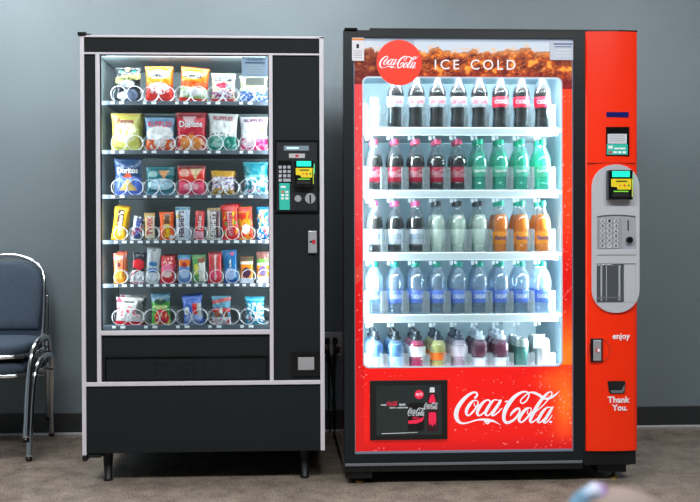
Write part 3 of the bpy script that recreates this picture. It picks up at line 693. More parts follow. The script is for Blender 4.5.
xa, xb, za, zb_ = cx_(GX0), cx_(GX1), cz(GY1), cz(GY0)
ids = {}; VV = []; CC = []; FF = []
def vid(i, j):
    k = (i, j)
    if k not in ids:
        ids[k] = len(VV); x = GX0+(GX1-GX0)*i/gw; y = GY0+(GY1-GY0)*j/gh
        VV.append((xa+(xb-xa)*i/gw, CY+.012, zb_+(za-zb_)*j/gh)); CC.extend(lin(art_door(x, y)))
    return ids[k]
for i in range(gw):
    for j in range(gh):
        if not in_hole(GX0+(GX1-GX0)*(i+.5)/gw, GY0+(GY1-GY0)*(j+.5)/gh):
            FF.append((vid(i,j+1), vid(i+1,j+1), vid(i+1,j), vid(i,j)))
me = bpy.data.meshes.new('door_graphic'); me.from_pydata(VV, [], FF)
me.color_attributes.new('print', 'FLOAT_COLOR', 'POINT').data.foreach_set('color', CC)
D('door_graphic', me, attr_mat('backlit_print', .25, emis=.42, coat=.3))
hole_o = rrect(cx_(HX0-.8), cx_(HX1+.8), cz(HY1+.8), cz(HY0-.8), HR*.0041, 8); hole_i = rrect(cx_(HX0+.6), cx_(HX1-.6), cz(HY1-.6), cz(HY0+.6), HR*.0040, 8)
D('window_trim', plate(hole_o, [hole_i], CY+.010, CY+.016), mat('pale_window_edge', (205,215,228), .4))
D('door_glass', bx(xa, xb, CY+.017, CY+.020, za, zb_), door_glass)
# round emblem, writing, script
em = D('round_emblem', plate(circ(cx_(399.8), cz(62.6), .0925, 56), [], CY+.008, CY+.011), mat('emblem_red', (236,52,26), .35, emis=.25))
obj('script_lettering', script_bm(lambda u, v: (cx_(379.6+39.6*u), CY+.0072, cz(68.6-12.8*v))), mat('lit_white', (236,238,246), .4, emis=.25), em)
flat_text('ice_lettering', 'ICE', cx_(435.6), cx_(460), cz(68.9), cz(59.2), CY+.0112, mat('lit_white', (0,0,0)), DM)
flat_text('cold_lettering', 'COLD', cx_(471.5), cx_(516.4), cz(69.1), cz(59), CY+.0112, mat('lit_white', (0,0,0)), DM)
obj('script_lettering', script_bm(lambda u, v: (cx_(LX0+(LX1-LX0)*u), CY+.0112, cz(LY1+(LY0-LY1)*v))), mat('lit_white', (0,0,0)), DM)
ws = D('warning_sticker', dbox(352.6, 364.6, 38.6, 61.4, CY-.002, CY+.0115), mat('sticker_white', (232,232,238), .5))
D('orange_header', dbox(352.6, 364.6, 39.2, 41.2, CY-.0025, CY), mat('sticker_orange', (240,140,20), .5), ws)
D('ink_figure', dbox(357, 359.6, 45, 49, CY-.0025, CY), blackm, ws)
for i in range(4): D('ink_line', dbox(354.5, 362.5, 51.5+i*2.2, 52.1+i*2.2, CY-.0025, CY), greyd, ws)
ss = D('service_sticker', dbox(550.6, 574.6, 40.4, 59.2, CY+.004, CY+.0115), mat('service_blue', (205,213,228), .5))
for i, (a, b_) in enumerate(((554,573),(555,572),(557,570),(555,572),(556,571))):
    D('ink_line', dbox(a, b_, 42.4+i*3.1, 43.4+i*3.1+(.6 if i == 0 else 0), CY+.0033, CY+.005), mat('notice_ink', (0,0,0)) if i < 2 else mat('notice_white', (0,0,0)), ss)
# screen
sf = D('screen_frame', dbox(369.6, 447.2, 380, 439.2, CY+.002, CY+.0118, .001), mat('slot_black', (0,0,0)))
scn = D('screen', dbox(375.8, 441.2, 384.6, 434.4, CY+.0012, CY+.003), mat('dark_screen', (30,40,40), .12, emis=.35))
def scr(name, outl, m, y=.0006, parent=None): return D(name, plate([(cx_(a), cz(b_)) for a, b_ in outl], [], CY+y, CY+y+.0004), m, parent or scn)
bt = [(428,431),(436.5,431),(437.8,427),(437,418),(437.6,410),(437.4,402),(436,396),(434,391),(432.9,389.5),(426.6+4.7,389.5),(430.4,391),(427.6,396),(426.4,402),(426.4,410),(427,418),(426.6,427)]
scr('bottle_picture', bt, mat('screen_cola', (46,18,26), .3, emis=.4))
scr('bottle_highlight', [(428.6,400),(430.6,394),(433.4,394),(435.2,400),(435,402.4),(428.8,402.4)], mat('screen_red', (206,30,66), .3, emis=.6), .0001)
scr('bottle_highlight', [(428.6,412),(435.4,412),(436,419),(435,425),(433.4,423),(432,426.5),(430.6,423),(428.8,425),(428,419)], mat('screen_red', (0,0,0)), .0001)
scr('bottle_cap', [(429.2,392),(434.6,392),(434,387),(429.8,387)], mat('screen_grey', (190,196,200), .3, emis=.5), 0.0)
scr('can_picture', [(408,430),(423,430),(424,427),(424,404),(422.5,402),(409,402),(407.6,404),(407.6,427)], mat('screen_black', (12,13,15), .3, emis=.2))
scr('can_wave', [(407.8,420),(412,419.4),(418,418.6),(424,416),(422,420.5),(416,423),(407.8,423)], mat('screen_red', (0,0,0)), .0001)
obj('script_lettering', script_bm(lambda u, v: (cx_(407.2+18*u), CY+.0003, cz(415.5-8.5*v))), mat('screen_grey', (0,0,0)), scn)
obj('script_lettering', script_bm(lambda u, v: (cx_(423.6+14.4*u), CY-.0001, cz(409-7*v))), mat('screen_grey', (0,0,0)), scn)
flat_text('zero_lettering', 'ZERO', cx_(412), cx_(419), cz(418), cz(416.2), CY+.0002, mat('screen_red', (0,0,0)), scn)
D('try_disc', plate(circ(cx_(418.8), cz(394), .0185, 28), [], CY+.0003, CY+.0008), mat('screen_red', (0,0,0)), scn)
flat_text('try_lettering', 'try it', cx_(415.6), cx_(422), cz(396), cz(392), CY-.0001, mat('lit_white', (0,0,0)), scn)
flat_text('screen_lettering', 'real', cx_(380.6), cx_(385.6), cz(404.8), cz(402.8), CY+.0008, mat('screen_grey', (0,0,0)), scn)
obj('script_lettering', script_bm(lambda u, v: (cx_(386.4+11*u), CY+.0008, cz(405.2-4.8*v))), mat('screen_red', (0,0,0)), scn)
flat_text('screen_lettering', 'taste', cx_(398.6), cx_(405), cz(404.8), cz(402.6), CY+.0008, mat('screen_grey', (0,0,0)), scn)
flat_text('screen_lettering', 'zero calories', cx_(389), cx_(408), cz(407.6), cz(405.8), CY+.0008, mat('screen_grey', (0,0,0)), scn)
scr('screen_line', [(381,433),(417,432),(417,431.6),(381,432.4)], mat('screen_grey', (0,0,0)))

# red control column with rounded front
def column():
    x0, x1, z0, z1 = cx_(585.4), cx_(638), cz(452), cz(31.2)
    P = []; n = 10; r = .03
    prof = [(x0, CY+.05), (x0, CY-.004), (x0+.004, CY-.010)]
    for k in range(n+1):
        u = k/n; prof.append((x0+.006+(x1-x0-.006-r)*u, CY-.010-.008*math.sin(PI*u*.9)))
    y_e = prof[-1][1]
    for k in range(1, 7):
        a = PI/2*k/6; prof.append((x1-r+r*math.sin(a), y_e+r*(1-math.cos(a))))
    prof.append((x1, CY+.05))
    b = bmesh.new(); A = [b.verts.new((x, y, z0)) for x, y in prof]; B = [b.verts.new((x, y, z1)) for x, y in prof]
    for k in range(len(prof)-1): b.faces.new((A[k], A[k+1], B[k+1], B[k]))
    b.faces.new(B); b.faces.new(list(reversed(A))); b.faces.new((A[-1], A[0], B[0], B[-1]))
    bmesh.ops.recalc_face_normals(b, faces=b.faces)
    return b
colm = D('control_column', column(), red_paint)
yF = CY-.019
D('panel_seam', dbox(586, 633.5, 163, 163.5, CY-.0185, CY-.006), mat('seam_dark_red', (150,20,8), .5), colm)
D('price_display', dbox(605, 627, 112.2, 117.4, yF-.0005, yF+.004, .0006), mat('dark_blue_display', (18,26,96), .2, emis=.1), colm)
ba = D('bill_acceptor', plate([(cx_(604.6),cz(156)),(cx_(627.6),cz(156)),(cx_(627.6),cz(127.2)),(cx_(604.6),cz(127.2))],
     [], yF-.002, yF+.006), gloss_black)
D('acceptor_label', dbox(606, 625, 134.2, 144, yF-.0032, yF-.001), mat('pale_label', (205,208,216), .5), ba)
for i in range(3): D('ink_line', dbox(608, 623, 136+i*2.4, 136.6+i*2.4, yF-.0036, yF-.002), greyd, ba)
tk = D('teal_sticker', dbox(605.2, 625.8, 144.4, 155, yF-.0034, yF-.001), teal, ba)
D('sticker_icon', dbox(606.5, 611, 146, 149, yF-.0038, yF-.003), white, ba)
D('ink_line', dbox(612.6, 623.6, 148, 149.6, yF-.0038, yF-.003), white, ba)
for i, m_ in enumerate((mat('icon_red', (214,50,50), .5), white, white, white)):
    D('sticker_icon', dbox(607+i*4.6, 610.4+i*4.6, 151.6, 153.6, yF-.0038, yF-.003), m_, ba)
# grey bezel with recesses
def stad(x0, x1, t, bo, r):
    return rrect(cx_(x0), cx_(x1), cz(bo), cz(t), r, 10)
outer = stad(590.4, 637.2, 165, 313.2, .092)
kp_h = [(cx_(595.2),cz(250)),(cx_(633.4),cz(250))]+[(cx_(633.4-38.2*k/8), cz(216.6-1.6*math.sin(PI*k/8))) for k in range(9)]
pk_h = [(cx_(594.6),cz(303)),(cx_(633.2),cz(303)),(cx_(633.2),cz(264)),(cx_(594.6),cz(264))]
bz = D('grey_bezel', plate(outer, [kp_h, pk_h], yF-.008, yF+.004), greyb)
D('bezel_recess', bx(cx_(594), cx_(634.4), yF-.001, yF+.001, cz(251), cz(214)), greyd, bz)
D('keypad_plate', dbox(596.2, 620.4, 218.4, 249, yF-.003, yF, .0008), mat('keypad_grey', (150,154,160), .45), bz)
KEYS = ['A','1','2','B','3','4','C','5','6','D','7','8','E','9','0','F','*','#']
for i, s in enumerate(KEYS):
    px, py = 600.8+(i % 3)*6.6, 221.3+(i//3)*5.0
    disc('key', px, py, .0098, yF-.0065, yF-.002, mat('pale_key', (196,200,206), .4), bz, (cx_, cz))
    flat_text('key_lettering', s, cx_(px-1.1), cx_(px+1.1), cz(py+1.5), cz(py-1.5), yF-.0068, blackm, bz)
D('coin_slot', dbox(625.8, 627, 220.6, 231, yF-.0025, yF-.0005), mat('slot_black', (0,0,0)), bz)
disc('coin_knob', 627, 240.4, .0128, yF-.018, yF-.001, gloss_black, bz, (cx_, cz))
D('bezel_ledge', dbox(595, 633.6, 250, 255.4, yF-.012, yF-.006, .002), greyb, bz)
# pick-up pocket
pk = bx(cx_(594.6), cx_(633.2), yF-.001, yF+.001, cz(303), cz(264))
D('pickup_pocket', pk, mat('pocket_grey', (150,155,162), .4), bz)
D('pickup_flap', dbox(595.2, 621.6, 265, 302.4, yF-.0065, yF-.002, .0015), clear('smoky_flap', (170,176,184), .12, .5, .1, .3, (130,136,142)), bz)
for a, b_ in ((598.5,600.2),(604,604.8),(616.4,618.2)): D('flap_rib', dbox(a, b_, 266, 301, yF-.0078, yF-.006, .0005), mat('rib_grey', (170,176,182), .3), bz)
D('flap_rib', dbox(595.6, 621.4, 297.6, 299, yF-.0078, yF-.006, .0005), mat('rib_dark', (100,104,110), .3), bz)
D('pocket_side_panel', dbox(622, 633.2, 265, 302.6, yF-.004, yF-.001), greyb, bz)  # plain bezel-grey panel beside the flap
card_reader(DM, cx_, cz, 604, 628, 171, 200.6, yF-.006)
flat_text('enjoy_lettering', 'enjoy', cx_(611), cx_(628.4), cz(341.6), cz(334), yF-.001, white, colm)
flat_text('thanks_lettering', 'Thank', cx_(606), cx_(628.2), cz(403.6), cz(397.2), yF-.001, white, colm)
flat_text('thanks_lettering', 'You.', cx_(610.4), cx_(625.6), cz(411.6), cz(405.2), yF-.001, white, colm)
D('lock_dish', plate(circ(cx_(597.6), cz(350.6), .049, 36, .052), [circ(cx_(597.2), cz(350.4), .043, 36, .046)], yF-.0016, yF+.004), mat('dish_red', (226,52,24), .3), colm)
lf = D('lock_frame', dbox(589, 601, 339, 362.4, yF-.004, yF+.004, .002), gloss_black)
D('lock_handle', dbox(591.4, 599, 340.4, 361, yF-.012, yF-.003, .002), mat('satin_silver', (0,0,0)), lf)
disc('lock_cylinder', 595.4, 350.4, .009, yF-.015, yF-.011, mat('icon_red', (0,0,0)), lf, (cx_, cz))
D('lock_cylinder_face', dbox(594.8, 597.2, 348.8, 352, yF-.0155, yF-.014), white, lf)
cr2 = D('coin_return', plate([(cx_(606),cz(383)),(cx_(607.4),cz(393)),(cx_(609),cz(394.4)),(cx_(621.6),cz(394.4)),(cx_(623),cz(393)),(cx_(623.8),cz(383)),(cx_(623),cz(381.8)),(cx_(607),cz(381.8))], [], yF-.002, yF+.004), mat('slot_black', (0,0,0)))
D('return_lip', plate([(cx_(608.6),cz(391)),(cx_(609.8),cz(393.6)),(cx_(620.8),cz(393.6)),(cx_(622.6),cz(391)),(cx_(622.8),cz(385)),(cx_(619.8),cz(391))], [], yF-.004, yF-.001), mat('lip_grey', (110,116,122), .3), cr2)
# base and feet
D('base_rail', bx(cx_(344.6), cx_(583), CY+.0, CY+.06, cz(470.6), cz(464.2), .002), blackm)
D('base_rail', bx(cx_(583), cx_(635.6), CY-.004, CY+.06, cz(466.4), cz(452), .003), blackm)
D('base_plate', bx(cx_(345), cx_(634), CY+.06, DB, .055, cz(466), .002), blackm)
D('foot_block', bx(cx_(345), cx_(372), CY+.01, CY+.12, cz(477.6), cz(468), .003), blackm)
D('foot_block', bx(cx_(598.6), cx_(628), CY+.02, CY+.12, cz(475.6), cz(464), .003), blackm)
D('foot_block', bx(cx_(350), cx_(374), DB-.16, DB-.04, .03, cz(466), .003), blackm)
D('foot_block', bx(cx_(598), cx_(622), DB-.16, DB-.04, .03, cz(466), .003), blackm)
for px, yy in ((359.4, CY+.05), (613.4, CY+.06)):
    x = pt(px, 480, yy).x; zt = cz(478)
    b = lathe([(0,zt+.02),(.006,zt+.02),(.006,.012),(.016,.010),(.019,.005),(.019,0),(0,0)], 16); bmesh.ops.translate(b, vec=(x, yy, 0), verts=b.verts)
    D('levelling_foot', b, brass, smooth=True)
# lamps in the cooler
cool = (.92,.97,1)
for sgn, px in ((-1, 359.6), (1, 567.4)):
    D('lamp_strip', bx(cx_(px-1), cx_(px+1), CY+.030, CY+.036, cz(378), cz(66)), mat('lit_strip', (225,242,255), .5, emis=2), None)
    lamp('strip_lamp', (cx_(px), CY+.042, cz(222)), .02, 1.24, 19, (-sgn, .8, 0), DM, cool)
lamp('top_lamp', (cx_(463), CY+.042, cz(64)), .02, .80, 7, (0, .6, -1), DM, cool, up=(1,0,0))
lamp('bottom_lamp', (cx_(463), CY+.042, cz(380)), .02, .80, 1.6, (0, .5, 1), DM, cool, up=(1,0,0))

# ---- shelves
CF = -.015                                              # shelf front plane
RB = {1:128.0, 2:190.4, 3:252.6, 4:314.4, 5:376.6}
shelfw = mat('white_shelf', (222,236,244), .45)
divm = clear('clear_divider', (242,248,251), .20, .8, .12, .17, (238,246,250))
highlight_ribm = clear('divider_rib_highlight', (245,250,252), .25, .7, .15, .55, (246,250,252))  # whitened ribs stand in for highlight streaks on the clear dividers
def rz(r): return cz(RB[r], CF)
COLS = [374.2+20.95*k for k in range(9)]
for r in RB:
    z = rz(r)
    sh = D('product_shelf', bx(lx0+.004, lx1-.004, CF+.004, LB-.02, z-.010, z-.002), shelfw)
    D('shelf_lip', bx(cx_(364.6, CF), cx_(557.6, CF), CF-.006, CF+.006, z-.031, z+.002, .003), shelfw, sh)
    for k in range(10):
        xm = cx_(374.2+20.95*(k-.5), CF) if k else cx_(365.5, CF)
        b = plate(rrect(xm-.015, xm+.013, z+.001, z+.098, .006, 4), [], CF+.000, CF+.0025); nf = len(b.faces)
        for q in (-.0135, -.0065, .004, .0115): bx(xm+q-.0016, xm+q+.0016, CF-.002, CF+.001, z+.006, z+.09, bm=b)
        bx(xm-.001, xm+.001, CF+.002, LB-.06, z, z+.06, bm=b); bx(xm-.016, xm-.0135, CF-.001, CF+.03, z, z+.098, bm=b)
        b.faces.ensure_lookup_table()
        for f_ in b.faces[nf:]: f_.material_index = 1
        dv = D('lane_divider', b, divm, sh); dv.data.materials.append(highlight_ribm)
    if r < 5:
        for k, px in enumerate(COLS):
            b = bx(cx_(px-8, CF), cx_(px-5, CF), CF-.002, CF+.002, z-.050, z-.034, .001); bx(cx_(px-4, CF), cx_(px-1.6, CF), CF-.002, CF+.002, z-.046, z-.034, .001, bm=b)
            D('price_clip', b, shelfw, sh)
D('blank_card', bx(cx_(371, CF), cx_(379, CF), CF-.004, CF-.002, cz(127, CF), cz(98, CF), .001), mat('white_card', (232,240,248), .5))

# ---- bottles
SHC = [(.0,.0),(.026,0),(.032,.005),(.0345,.016),(.0345,.030),(.0335,.038),(.0335,.098),(.035,.106),(.0345,.120),(.031,.142),(.024,.162),(.0165,.180),(.0135,.190),(.0135,.198)]
TALL = [(.0,.0),(.027,0),(.033,.006),(.0345,.02),(.032,.05),(.0325,.075),(.0345,.088),(.0345,.135),(.036,.142),(.0355,.155),(.031,.172),(.023,.192),(.0150,.216),(.0135,.226),(.0135,.234)]
WATR = [(.0,.0),(.026,0),(.032,.005),(.0335,.014),(.0315,.022),(.0335,.03),(.032,.04),(.0325,.047),(.0325,.102),(.0345,.108),(.0355,.128),(.0335,.150),(.026,.172),(.0165,.188),(.0135,.195),(.0135,.200)]
PWR = [(.0,.0),(.028,0),(.033,.005),(.034,.05),(.030,.066),(.034,.082),(.0362,.094),(.0362,.126),(.032,.139),(.0235,.149),(.018,.154),(.018,.158)]
def cap_prof(z, r=.0148, h=.022): return [(0,z+h),(r*.85,z+h),(r,z+h-.002),(r,z+.002),(r*1.06,z),(0,z)]
TYPES = {
 'tall_silver': (TALL,(30,22,22),.176,'lemon',(188,196,206),(.090,.134),(200,90,130),'DIET COKE',(226,30,80)),
 'tall_pink': (TALL,(30,22,22),.176,'lemon',(222,40,70),(.090,.134),(200,60,100),'COKE',(246,226,232)),
 'cola_red': (SHC,(28,18,18),.150,'',(170,24,56),(.037,.099),(226,90,130),'@',(224,190,200)),
 'cola_silver': (SHC,(26,20,22),.150,'',(200,210,222),(.037,.099),(232,96,156),'DIET COKE',(130,150,176)),
 'green': (SHC,(24,176,140),.165,'g',(150,226,206),(.060,.104),(40,190,150),'Sprite',(246,250,250)),
 'lemonade': (SHC,(214,228,214),.160,'',(206,224,216),(.037,.099),(52,62,66),'',(90,130,180)),
 'orange': (SHC,(255,136,16),.160,'',(250,150,40),(.037,.088),(40,176,150),'fanta',(30,40,130)),
 'water': (WATR,None,.16,'w',(100,132,222),(.048,.101),(26,158,140),'DASANI',(226,236,250)),
 'smart': (PWR,(120,170,214),.14,'w2',(150,190,224),(.02,.085),(30,40,50),'',(240,240,250)),
 'magenta': (PWR,(190,16,92),.150,'',(232,234,240),(.084,.126),(34,46,58),'',(40,46,70)),
 'yellow': (PWR,(214,206,120),.150,'',(236,112,30),(.070,.100),(40,56,74),'',(40,46,70)),
 'pinkwhite': (PWR,(196,176,196),.150,'',(214,206,222),(.084,.126),(58,74,96),'',(40,46,70)),
 'purple': (PWR,(112,14,70),.150,'',(226,232,242),(.02,.078),(206,220,236),'',(40,46,70)),
}
shells = {'': clear('clear_bottle', (246,250,252), .05, .75, .06, .03), 'g': clear('green_bottle', (218,250,243), .12, .85, .06, .14, (130,236,218)),
          'w': clear('water_bottle_plastic', (232,243,252), .16, .95, .06, .16, (205,228,246)), 'lemon': clear('clear_bottle', ()), 'w2': clear('blue_clear_bottle', (190,222,244), .1, .85, .06, .16, (160,200,236))}
def prof_r(prof, z):
    for (r0, z0), (r1, z1) in zip(prof[1:], prof[2:]):
        if z0 <= z <= z1: return r0+(r1-r0)*((z-z0)/(z1-z0) if z1 > z0 else 0)
    return prof[-1][0]
def make_bottle(kind):
    prof, liq, fill, shell, lc, (l0, l1), capc, txt, tcx = TYPES[kind]
    t = thing('drink_bottle', 'x', 'bottle', (0,0,-10))
    obj('bottle_body', lathe(spline([(r, z) for r, z in prof[1:]], 3) and [(0,0)]+[tuple(q) for q in spline(prof[1:], 3)], 26), shells[shell], t, smooth=True, loc=(0,0,0))
    if liq:
        P = [(0,.003)]+[(max(.002, prof_r(prof, z)-.0018), z) for z in [.004+k*(fill-.004)/22 for k in range(23)]]+[(0,fill)]
        lm = mat('liquid_'+kind, liq, .12, spec=.6) if shell != 'g' else clear('green_liquid', (184,246,234), .06, .5, .05, .5, (84,226,206))
        obj('drink', lathe(P, 24), lm, t, smooth=True, loc=(0,0,0))
    lm = mat('label_'+kind, lc, .4) if kind != 'green' else clear('green_label', (150,236,210), .05, .3, .3, .6, (130,226,200))
    rr = max(prof_r(prof, l0+k*(l1-l0)/4) for k in range(5))+.0006
    lb_ = obj('bottle_label', lathe([(rr-.0004,l0),(rr,l0+.001),(rr,l1-.001),(rr-.0004,l1)], 26), lm, t, smooth=True, loc=(0,0,0))
    hh = (l1-l0)
    def wrap(u0, u1, v0, v1):
        return lambda u, v: (rr*1.012*math.sin(((u0+u*(u1-u0))-.5)*2.2), -rr*1.012*math.cos(((u0+u*(u1-u0))-.5)*2.2), l0+hh*(v0+v*(v1-v0)))
    if txt == '@': obj('lettering', script_bm(wrap(-.02, 1.02, .30, .85)), mat('ink_'+kind, tcx, .4), lb_, loc=(0,0,0))
    elif txt: obj('lettering', text_bm(txt, wrap(.08, .92, .34, .70)), mat('ink_'+kind, tcx, .4), lb_, loc=(0,0,0))
    h = prof[-1][1]
    cp_ = lathe(cap_prof(h-.002, .0152) if prof is not PWR else [(0,h+.030),(.012,h+.030),(.013,h+.012),(.0205,h+.008),(.021,h-.006),(0,h-.006)], 20)
    obj('bottle_cap', cp_, mat('cap_'+kind, capc, .4), t, smooth=False, loc=(0,0,0))
    return t
def make_can(kind):
    t = thing('drink_can', 'x', 'can', (0,0,-10))
    obj('can_body', lathe([(0,.003),(.022,.0),(.0285,.008),(.0290,.14),(.0245,.152),(.0245,.155),(.023,.154)], 26), mat('can_'+kind, (206,214,220) if kind == 'white' else (180,200,200), .3, .5), t, smooth=True, loc=(0,0,0))
    obj('can_lid', lathe([(.0246,.154),(.0246,.156),(.0225,.156),(.021,.151),(0,.151)], 26), mat('can_lid_steel', (200,208,212), .25, .8), t, loc=(0,0,0))
    obj('can_print', lathe([(.0294,.03),(.0296,.031),(.0296,.120),(.0294,.121)], 26), mat('can_print_'+kind, (220,226,232) if kind == 'white' else (84,140,134), .25, .4), t, smooth=True, loc=(0,0,0))
    return t
def dup(root, loc, label, group):
    r = root.copy(); C.objects.link(r); r.location = loc; r['label'] = label; r['group'] = group
    for ch in list(root.children):
        c = ch.copy(); C.objects.link(c); c.parent = r
        for g in ch.children:
            d = g.copy(); C.objects.link(d); d.parent = c
    return r
ROWS = {
 1: [None]+['tall_silver']*5+['tall_pink']*3,
 2: ['cola_red']*5+['green']*4,
 3: ['cola_silver']*3+['lemonade']*3+['orange']*3,
 4: ['water']*9,
 5: ['smart','smart','magenta','yellow','pinkwhite','purple','purple','can:green','can:white'],
}
LOOK = {'tall_silver':'tall dark cola bottle with silver label','tall_pink':'tall dark cola bottle with pinkish red label','cola_red':'dark cola bottle with red label and cap',
 'green':'green lemon lime soda bottle','cola_silver':'dark cola bottle, silver label, pink cap','lemonade':'pale cloudy lemonade bottle with dark cap',
 'orange':'bright orange soda bottle with green cap','water':'clear water bottle with blue label','smart':'pale blue drink bottle with dark cap',
 'magenta':'magenta sports drink bottle with white label','yellow':'pale yellow drink bottle with orange band','pinkwhite':'pale pink drink bottle with dark cap',
 'purple':'purple drink bottle with pale cap','can:green':'slim silver green can','can:white':'slim silver can with white print'}
DSH = {1:'top shelf', 2:'second shelf', 3:'third shelf', 4:'fourth shelf', 5:'bottom shelf'}
protos = {}; used = set()
BY = CF+.045
for r, kinds in ROWS.items():
    for k, kd in enumerate(kinds):
        if kd is None: continue
        if kd not in protos: protos[kd] = make_can(kd[4:]) if kd.startswith('can:') else make_bottle(kd)
        for rank in range(3 if r == 5 else 2):
            if r == 1 and rank: continue
            z = rz(r)-.0015
            dy = .076*rank if not kd.startswith('can:') else .064*rank
            loc = (cx_(COLS[k]+(.6 if not rank else 0), BY), BY+dy, z)
            o_ = ORD[k]
            lk_ = LOOK[kd]; lab = '%s, %s from left on %s' % (lk_, o_, DSH[r]) if not rank else '%s, %s from left on %s, %s row' % (lk_, o_, DSH[r], 'second' if rank == 1 else 'third')
            grp = 'drinks on the %s' % DSH[r]
            if kd not in used:
                used.add(kd); p = protos[kd]; p.location = loc; p['label'] = lab; p['group'] = grp
            else: dup(protos[kd], loc, lab, grp)
# white card hanging in front of the last can lane
D('blank_card', bx(cx_(532.6, CF), cx_(544.4, CF), CF-.010, CF-.008, cz(348.5, CF), cz(334.5, CF), .001), mat('white_card', (0,0,0)))

# ================================================================== WALL OUTLET and plugs between the machines
oy = WY
def ox(p): return pt(p, 345, oy).x
def oz(p): return pt(335, p, oy).z
ot = thing('wall_outlet', 'silver double socket plate on the wall between the two machines', 'wall outlet', (ox(327), oy, oz(344)))
obj('cover_plate', bx(ox(320.5), ox(333.4), oy-.006, oy, oz(355.4), oz(332), .002), mat('satin_plate', (190,190,196), .35, .2), ot)
obj('socket_face', bx(ox(322), ox(325), oy-.009, oy-.004, oz(352.5), oz(346.5), .002), mat('brown_socket', (70,56,54), .5), ot)
def plug(a, b_, t, bo, label, drop):
    p = thing('power_plug', label, 'power plug', (ox((a+b_)/2), oy-.03, oz((t+bo)/2)))
    obj('plug_body', bx(ox(a), ox(b_), oy-.045, oy-.006, oz(bo), oz(t), .006), blackm, p)
    x, z = ox((a+b_)/2), oz(bo)
    P = spline([(x, oy-.035, z+.02), (x+.01, oy-.05, z-.06), (x+drop, oy-.05, z-.25), (x+drop*.8, oy-.06, .16), (x+drop*1.2, oy-.09, .012)], 6)
    obj('plug_cord', tube(P, .0045, 8), blackm, p, smooth=True)
plug(325, 330, 337, 343.5, 'black power plug in the socket plate, upper of the two', .03)
plug(324.6, 328.6, 347, 353.5, 'black power plug in the socket plate, lower of the two', .012)

# ================================================================== CHAIRS
fabric = mat('blue_grey_fabric', (64,78,94), .9, bump=.8, bscale=700, vary=.18, vscale=260)
under = mat('dark_pan', (30,34,38), .6)
ccx = pt(8, 254, .88).x
def pad(outl, y0, y1, puff, n=1):
    """upholstered pad: outline in xz extruded in y with a puffed front"""
    b = bmesh.new(); cx = sum(p[0] for p in outl)/len(outl); cz_ = sum(p[1] for p in outl)/len(outl)
    rings = []
    for s, y in ((1.0, y1), (1.0, y0+.014), (.985, y0+.004), (.94, y0-.004), (.8, y0-puff*.6), (.5, y0-puff*.92)):
        rings.append([b.verts.new((cx+(x-cx)*s, y, cz_+(z-cz_)*s)) for x, z in outl])
    c = b.verts.new((cx, y0-puff, cz_)); L = len(outl)
    for A, B in zip(rings, rings[1:]):
        for k in range(L): b.faces.new((A[k], A[(k+1) % L], B[(k+1) % L], B[k]))
    for k in range(L): b.faces.new((rings[-1][k], rings[-1][(k+1) % L], c))
    b.faces.new(list(reversed(rings[0])))
    bmesh.ops.recalc_face_normals(b, faces=b.faces)
    return b
def make_chair():
    t = thing('stacking_chair', 'x', 'chair', (0,0,0))
    def P(name, bm, m, parent=None, smooth=True): return obj(name, bm, m, parent or t, smooth=smooth, loc=(0,0,0))
    yo = 0.0
    # side frames: front leg, top bend, rear leg (local y: 0 = chair middle, front negative)
    for s in (-1, 1):
        fl_leg = spline([(s*.236,-.275,.006),(s*.237,-.245,.20),(s*.241,-.215,.35),(s*.248,-.175,.42),(s*.254,-.115,.452),(s*.255,-.03,.455)], 6)
        P('leg', tube(fl_leg, .0142, 12), chrome)
        rl = spline([(s*.255,-.03,.455),(s*.253,.03,.440),(s*.246,.08,.385),(s*.216,.17,.20),(s*.187,.275,.006)], 6)
        P('leg', tube(rl, .0115, 12), chrome)
        for q in ((s*.236,-.275), (s*.187,.275)):
            b = lathe([(0,.02),(.0145,.02),(.0150,0),(0,0)], 12); bmesh.ops.translate(b, vec=(q[0], q[1], 0), verts=b.verts); P('foot_cap', b, gloss_black)
    # seat pad
    outl = [(x*.212, y*.215) for x, y in [(math.copysign(abs(math.cos(a))**.45, math.cos(a)), math.copysign(abs(math.sin(a))**.45, math.sin(a))) for a in [2*PI*k/40 for k in range(40)]]]
    b = pad([(x, z) for x, z in outl], 0, .045, .018)
    bmesh.ops.rotate(b, cent=(0,0,0), matrix=Matrix.Rotation(-PI/2, 3, 'X'), verts=b.verts)
    bmesh.ops.translate(b, vec=(0, -.03, .435), verts=b.verts)
    st_ = P('seat', b, fabric)
    ring = [(x*1.015, -.03+y*1.02, .382) for x, y in outl]
    P('seat_trim', tube([(x, y, z) for x, y, z in ring], .0095, 8, closed=True), chrome, t)
    P('seat_pan', bx(-.215, .215, -.235, .175, .372, .392, .004), under, t, False)
    P('cross_bar', tube([(-.25,-.08,.37),(.25,-.08,.37)], .009, 8), chrome); P('cross_bar', tube([(-.25,.08,.37),(.25,.08,.37)], .009, 8), chrome)
    # back frame: arch
    arc = [(.192,.150,.372),(.192,.168,.46),(.192,.195,.60),(.187,.213,.70)]
    n = 12
    for k in range(1, n):
        a = PI*k/n; arc.append((.182*math.cos(a), .222+.02*math.sin(a), .725+.115*math.sin(a)))
    arc += [(-.187,.213,.70),(-.192,.195,.60),(-.192,.168,.46),(-.192,.150,.372)]
    P('back_frame', tube(spline(arc, 3), .0115, 12), chrome)
    # backrest pad inside the arch, with a hand slot at the top
    o2 = [(-.176,.47),(-.180,.60),(-.176,.70)]
    for k in range(1, 12):
        a = PI-PI*k/12; zz = .715+.108*math.sin(a)
        dip = .018*math.exp(-((k-6)/1.6)**2); o2.append((.170*math.cos(a), zz-dip))
    o2 += [(.176,.70),(.180,.60),(.176,.47)]
    b = pad([(x, z) for x, z in o2], 0, .036, .012)
    for v_ in b.verts: v_.co.y += .155+(v_.co.z-.42)*.165-.012
    P('backrest', b, fabric)
    return t
ch = make_chair()
yc = fl(29, 461).y+.275
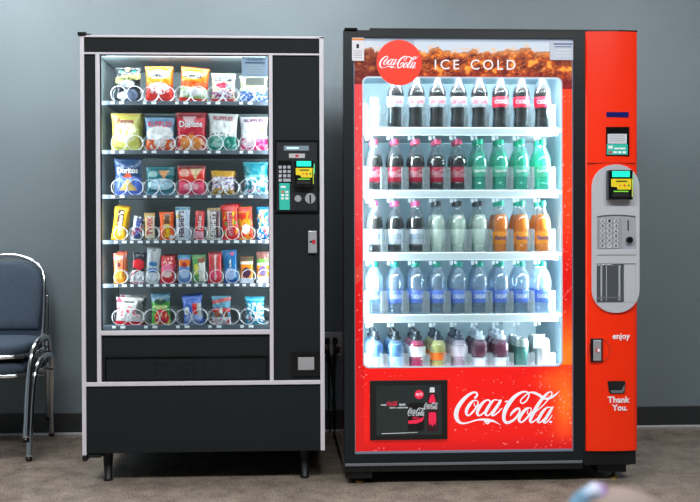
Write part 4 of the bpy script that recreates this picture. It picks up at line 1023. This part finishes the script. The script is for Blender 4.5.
cxx = pt(29, 455, fl(29,461).y).x-.236
ch.location = (cxx, yc, 0); ch['label'] = 'blue fabric stacking chair with chrome legs on the floor, lower of the stacked pair'; ch['group'] = 'stacked chairs by the wall'
dup(ch, (cxx-.010, yc-.012, .088), 'blue fabric stacking chair with rounded chrome back, upper of the stacked pair', 'stacked chairs by the wall')

# ================================================================== blurred unidentified things at the bottom edge, close to the lens; forms made up
d0 = 1.22
c0 = CAM + Fw*d0 + Rr*((618-350)/F_PX*d0) + Uu*((251-563)/F_PX*d0)
st = thing('tan_rounded_shape', 'out of focus unidentified tan rounded shape at the bottom edge of the photo', 'unidentified_object', (c0.x, c0.y, 0))
tan = mat('plain_tan', (118,102,93), .7)
R_ = .098
b = lathe([(0,c0.z+R_)]+[(R_*math.sin(a), c0.z+R_*math.cos(a)) for a in [PI/2*k/10 for k in range(1, 11)]]+[(R_*1.02,c0.z-.03),(R_*.95,c0.z-.05),(0,c0.z-.05)], 32)
bmesh.ops.translate(b, vec=(c0.x, c0.y, 0), verts=b.verts); obj('seat', b, tan, st, smooth=True)
b = lathe([(0,c0.z-.045),(.02,c0.z-.045),(.02,.03),(.13,.02),(.14,.01),(.14,0),(0,0)], 28)
bmesh.ops.translate(b, vec=(c0.x, c0.y, 0), verts=b.verts); obj('pedestal', b, blackm, st, smooth=True)
c1 = CAM + Fw*(d0) + Rr*((589-350)/F_PX*d0) + Uu*((251-500)/F_PX*d0)
b = bmesh.new(); bmesh.ops.create_icosphere(b, subdivisions=4, radius=1)
for v_ in b.verts:
    n = noise.noise(v_.co*1.8)*.12; v_.co = v_.co*(1+n); v_.co.x *= .030; v_.co.y *= .022; v_.co.z *= .017
bmesh.ops.rotate(b, cent=(0,0,0), matrix=Matrix.Rotation(math.radians(-32), 3, 'Y'), verts=b.verts)
wr = obj('pale_blue_shape', b, None, smooth=True, loc=c1)  # made-up form for an unidentified pale blue blur
m = bpy.data.materials.new('pale_blue_to_white'); m.use_nodes = True; nt = m.node_tree; pb = nt.nodes['Principled BSDF']
tc = nt.nodes.new('ShaderNodeTexCoord'); sp = nt.nodes.new('ShaderNodeSeparateXYZ'); rp = nt.nodes.new('ShaderNodeValToRGB')
nt.links.new(tc.outputs['Generated'], sp.inputs[0]); nt.links.new(sp.outputs['X'], rp.inputs[0]); nt.links.new(rp.outputs[0], pb.inputs['Base Color'])
e = rp.color_ramp.elements; e[0].position = .3; e[0].color = lin((84,130,158)); e[1].position = .62; e[1].color = lin((176,180,200)); x_ = e.new(.92); x_.color = lin((120,60,140))
pb.inputs['Roughness'].default_value = .6
wr.data.materials.append(m)
tag(wr, 'out of focus unidentified pale blue and white shape against the tan one', 'wrapper')
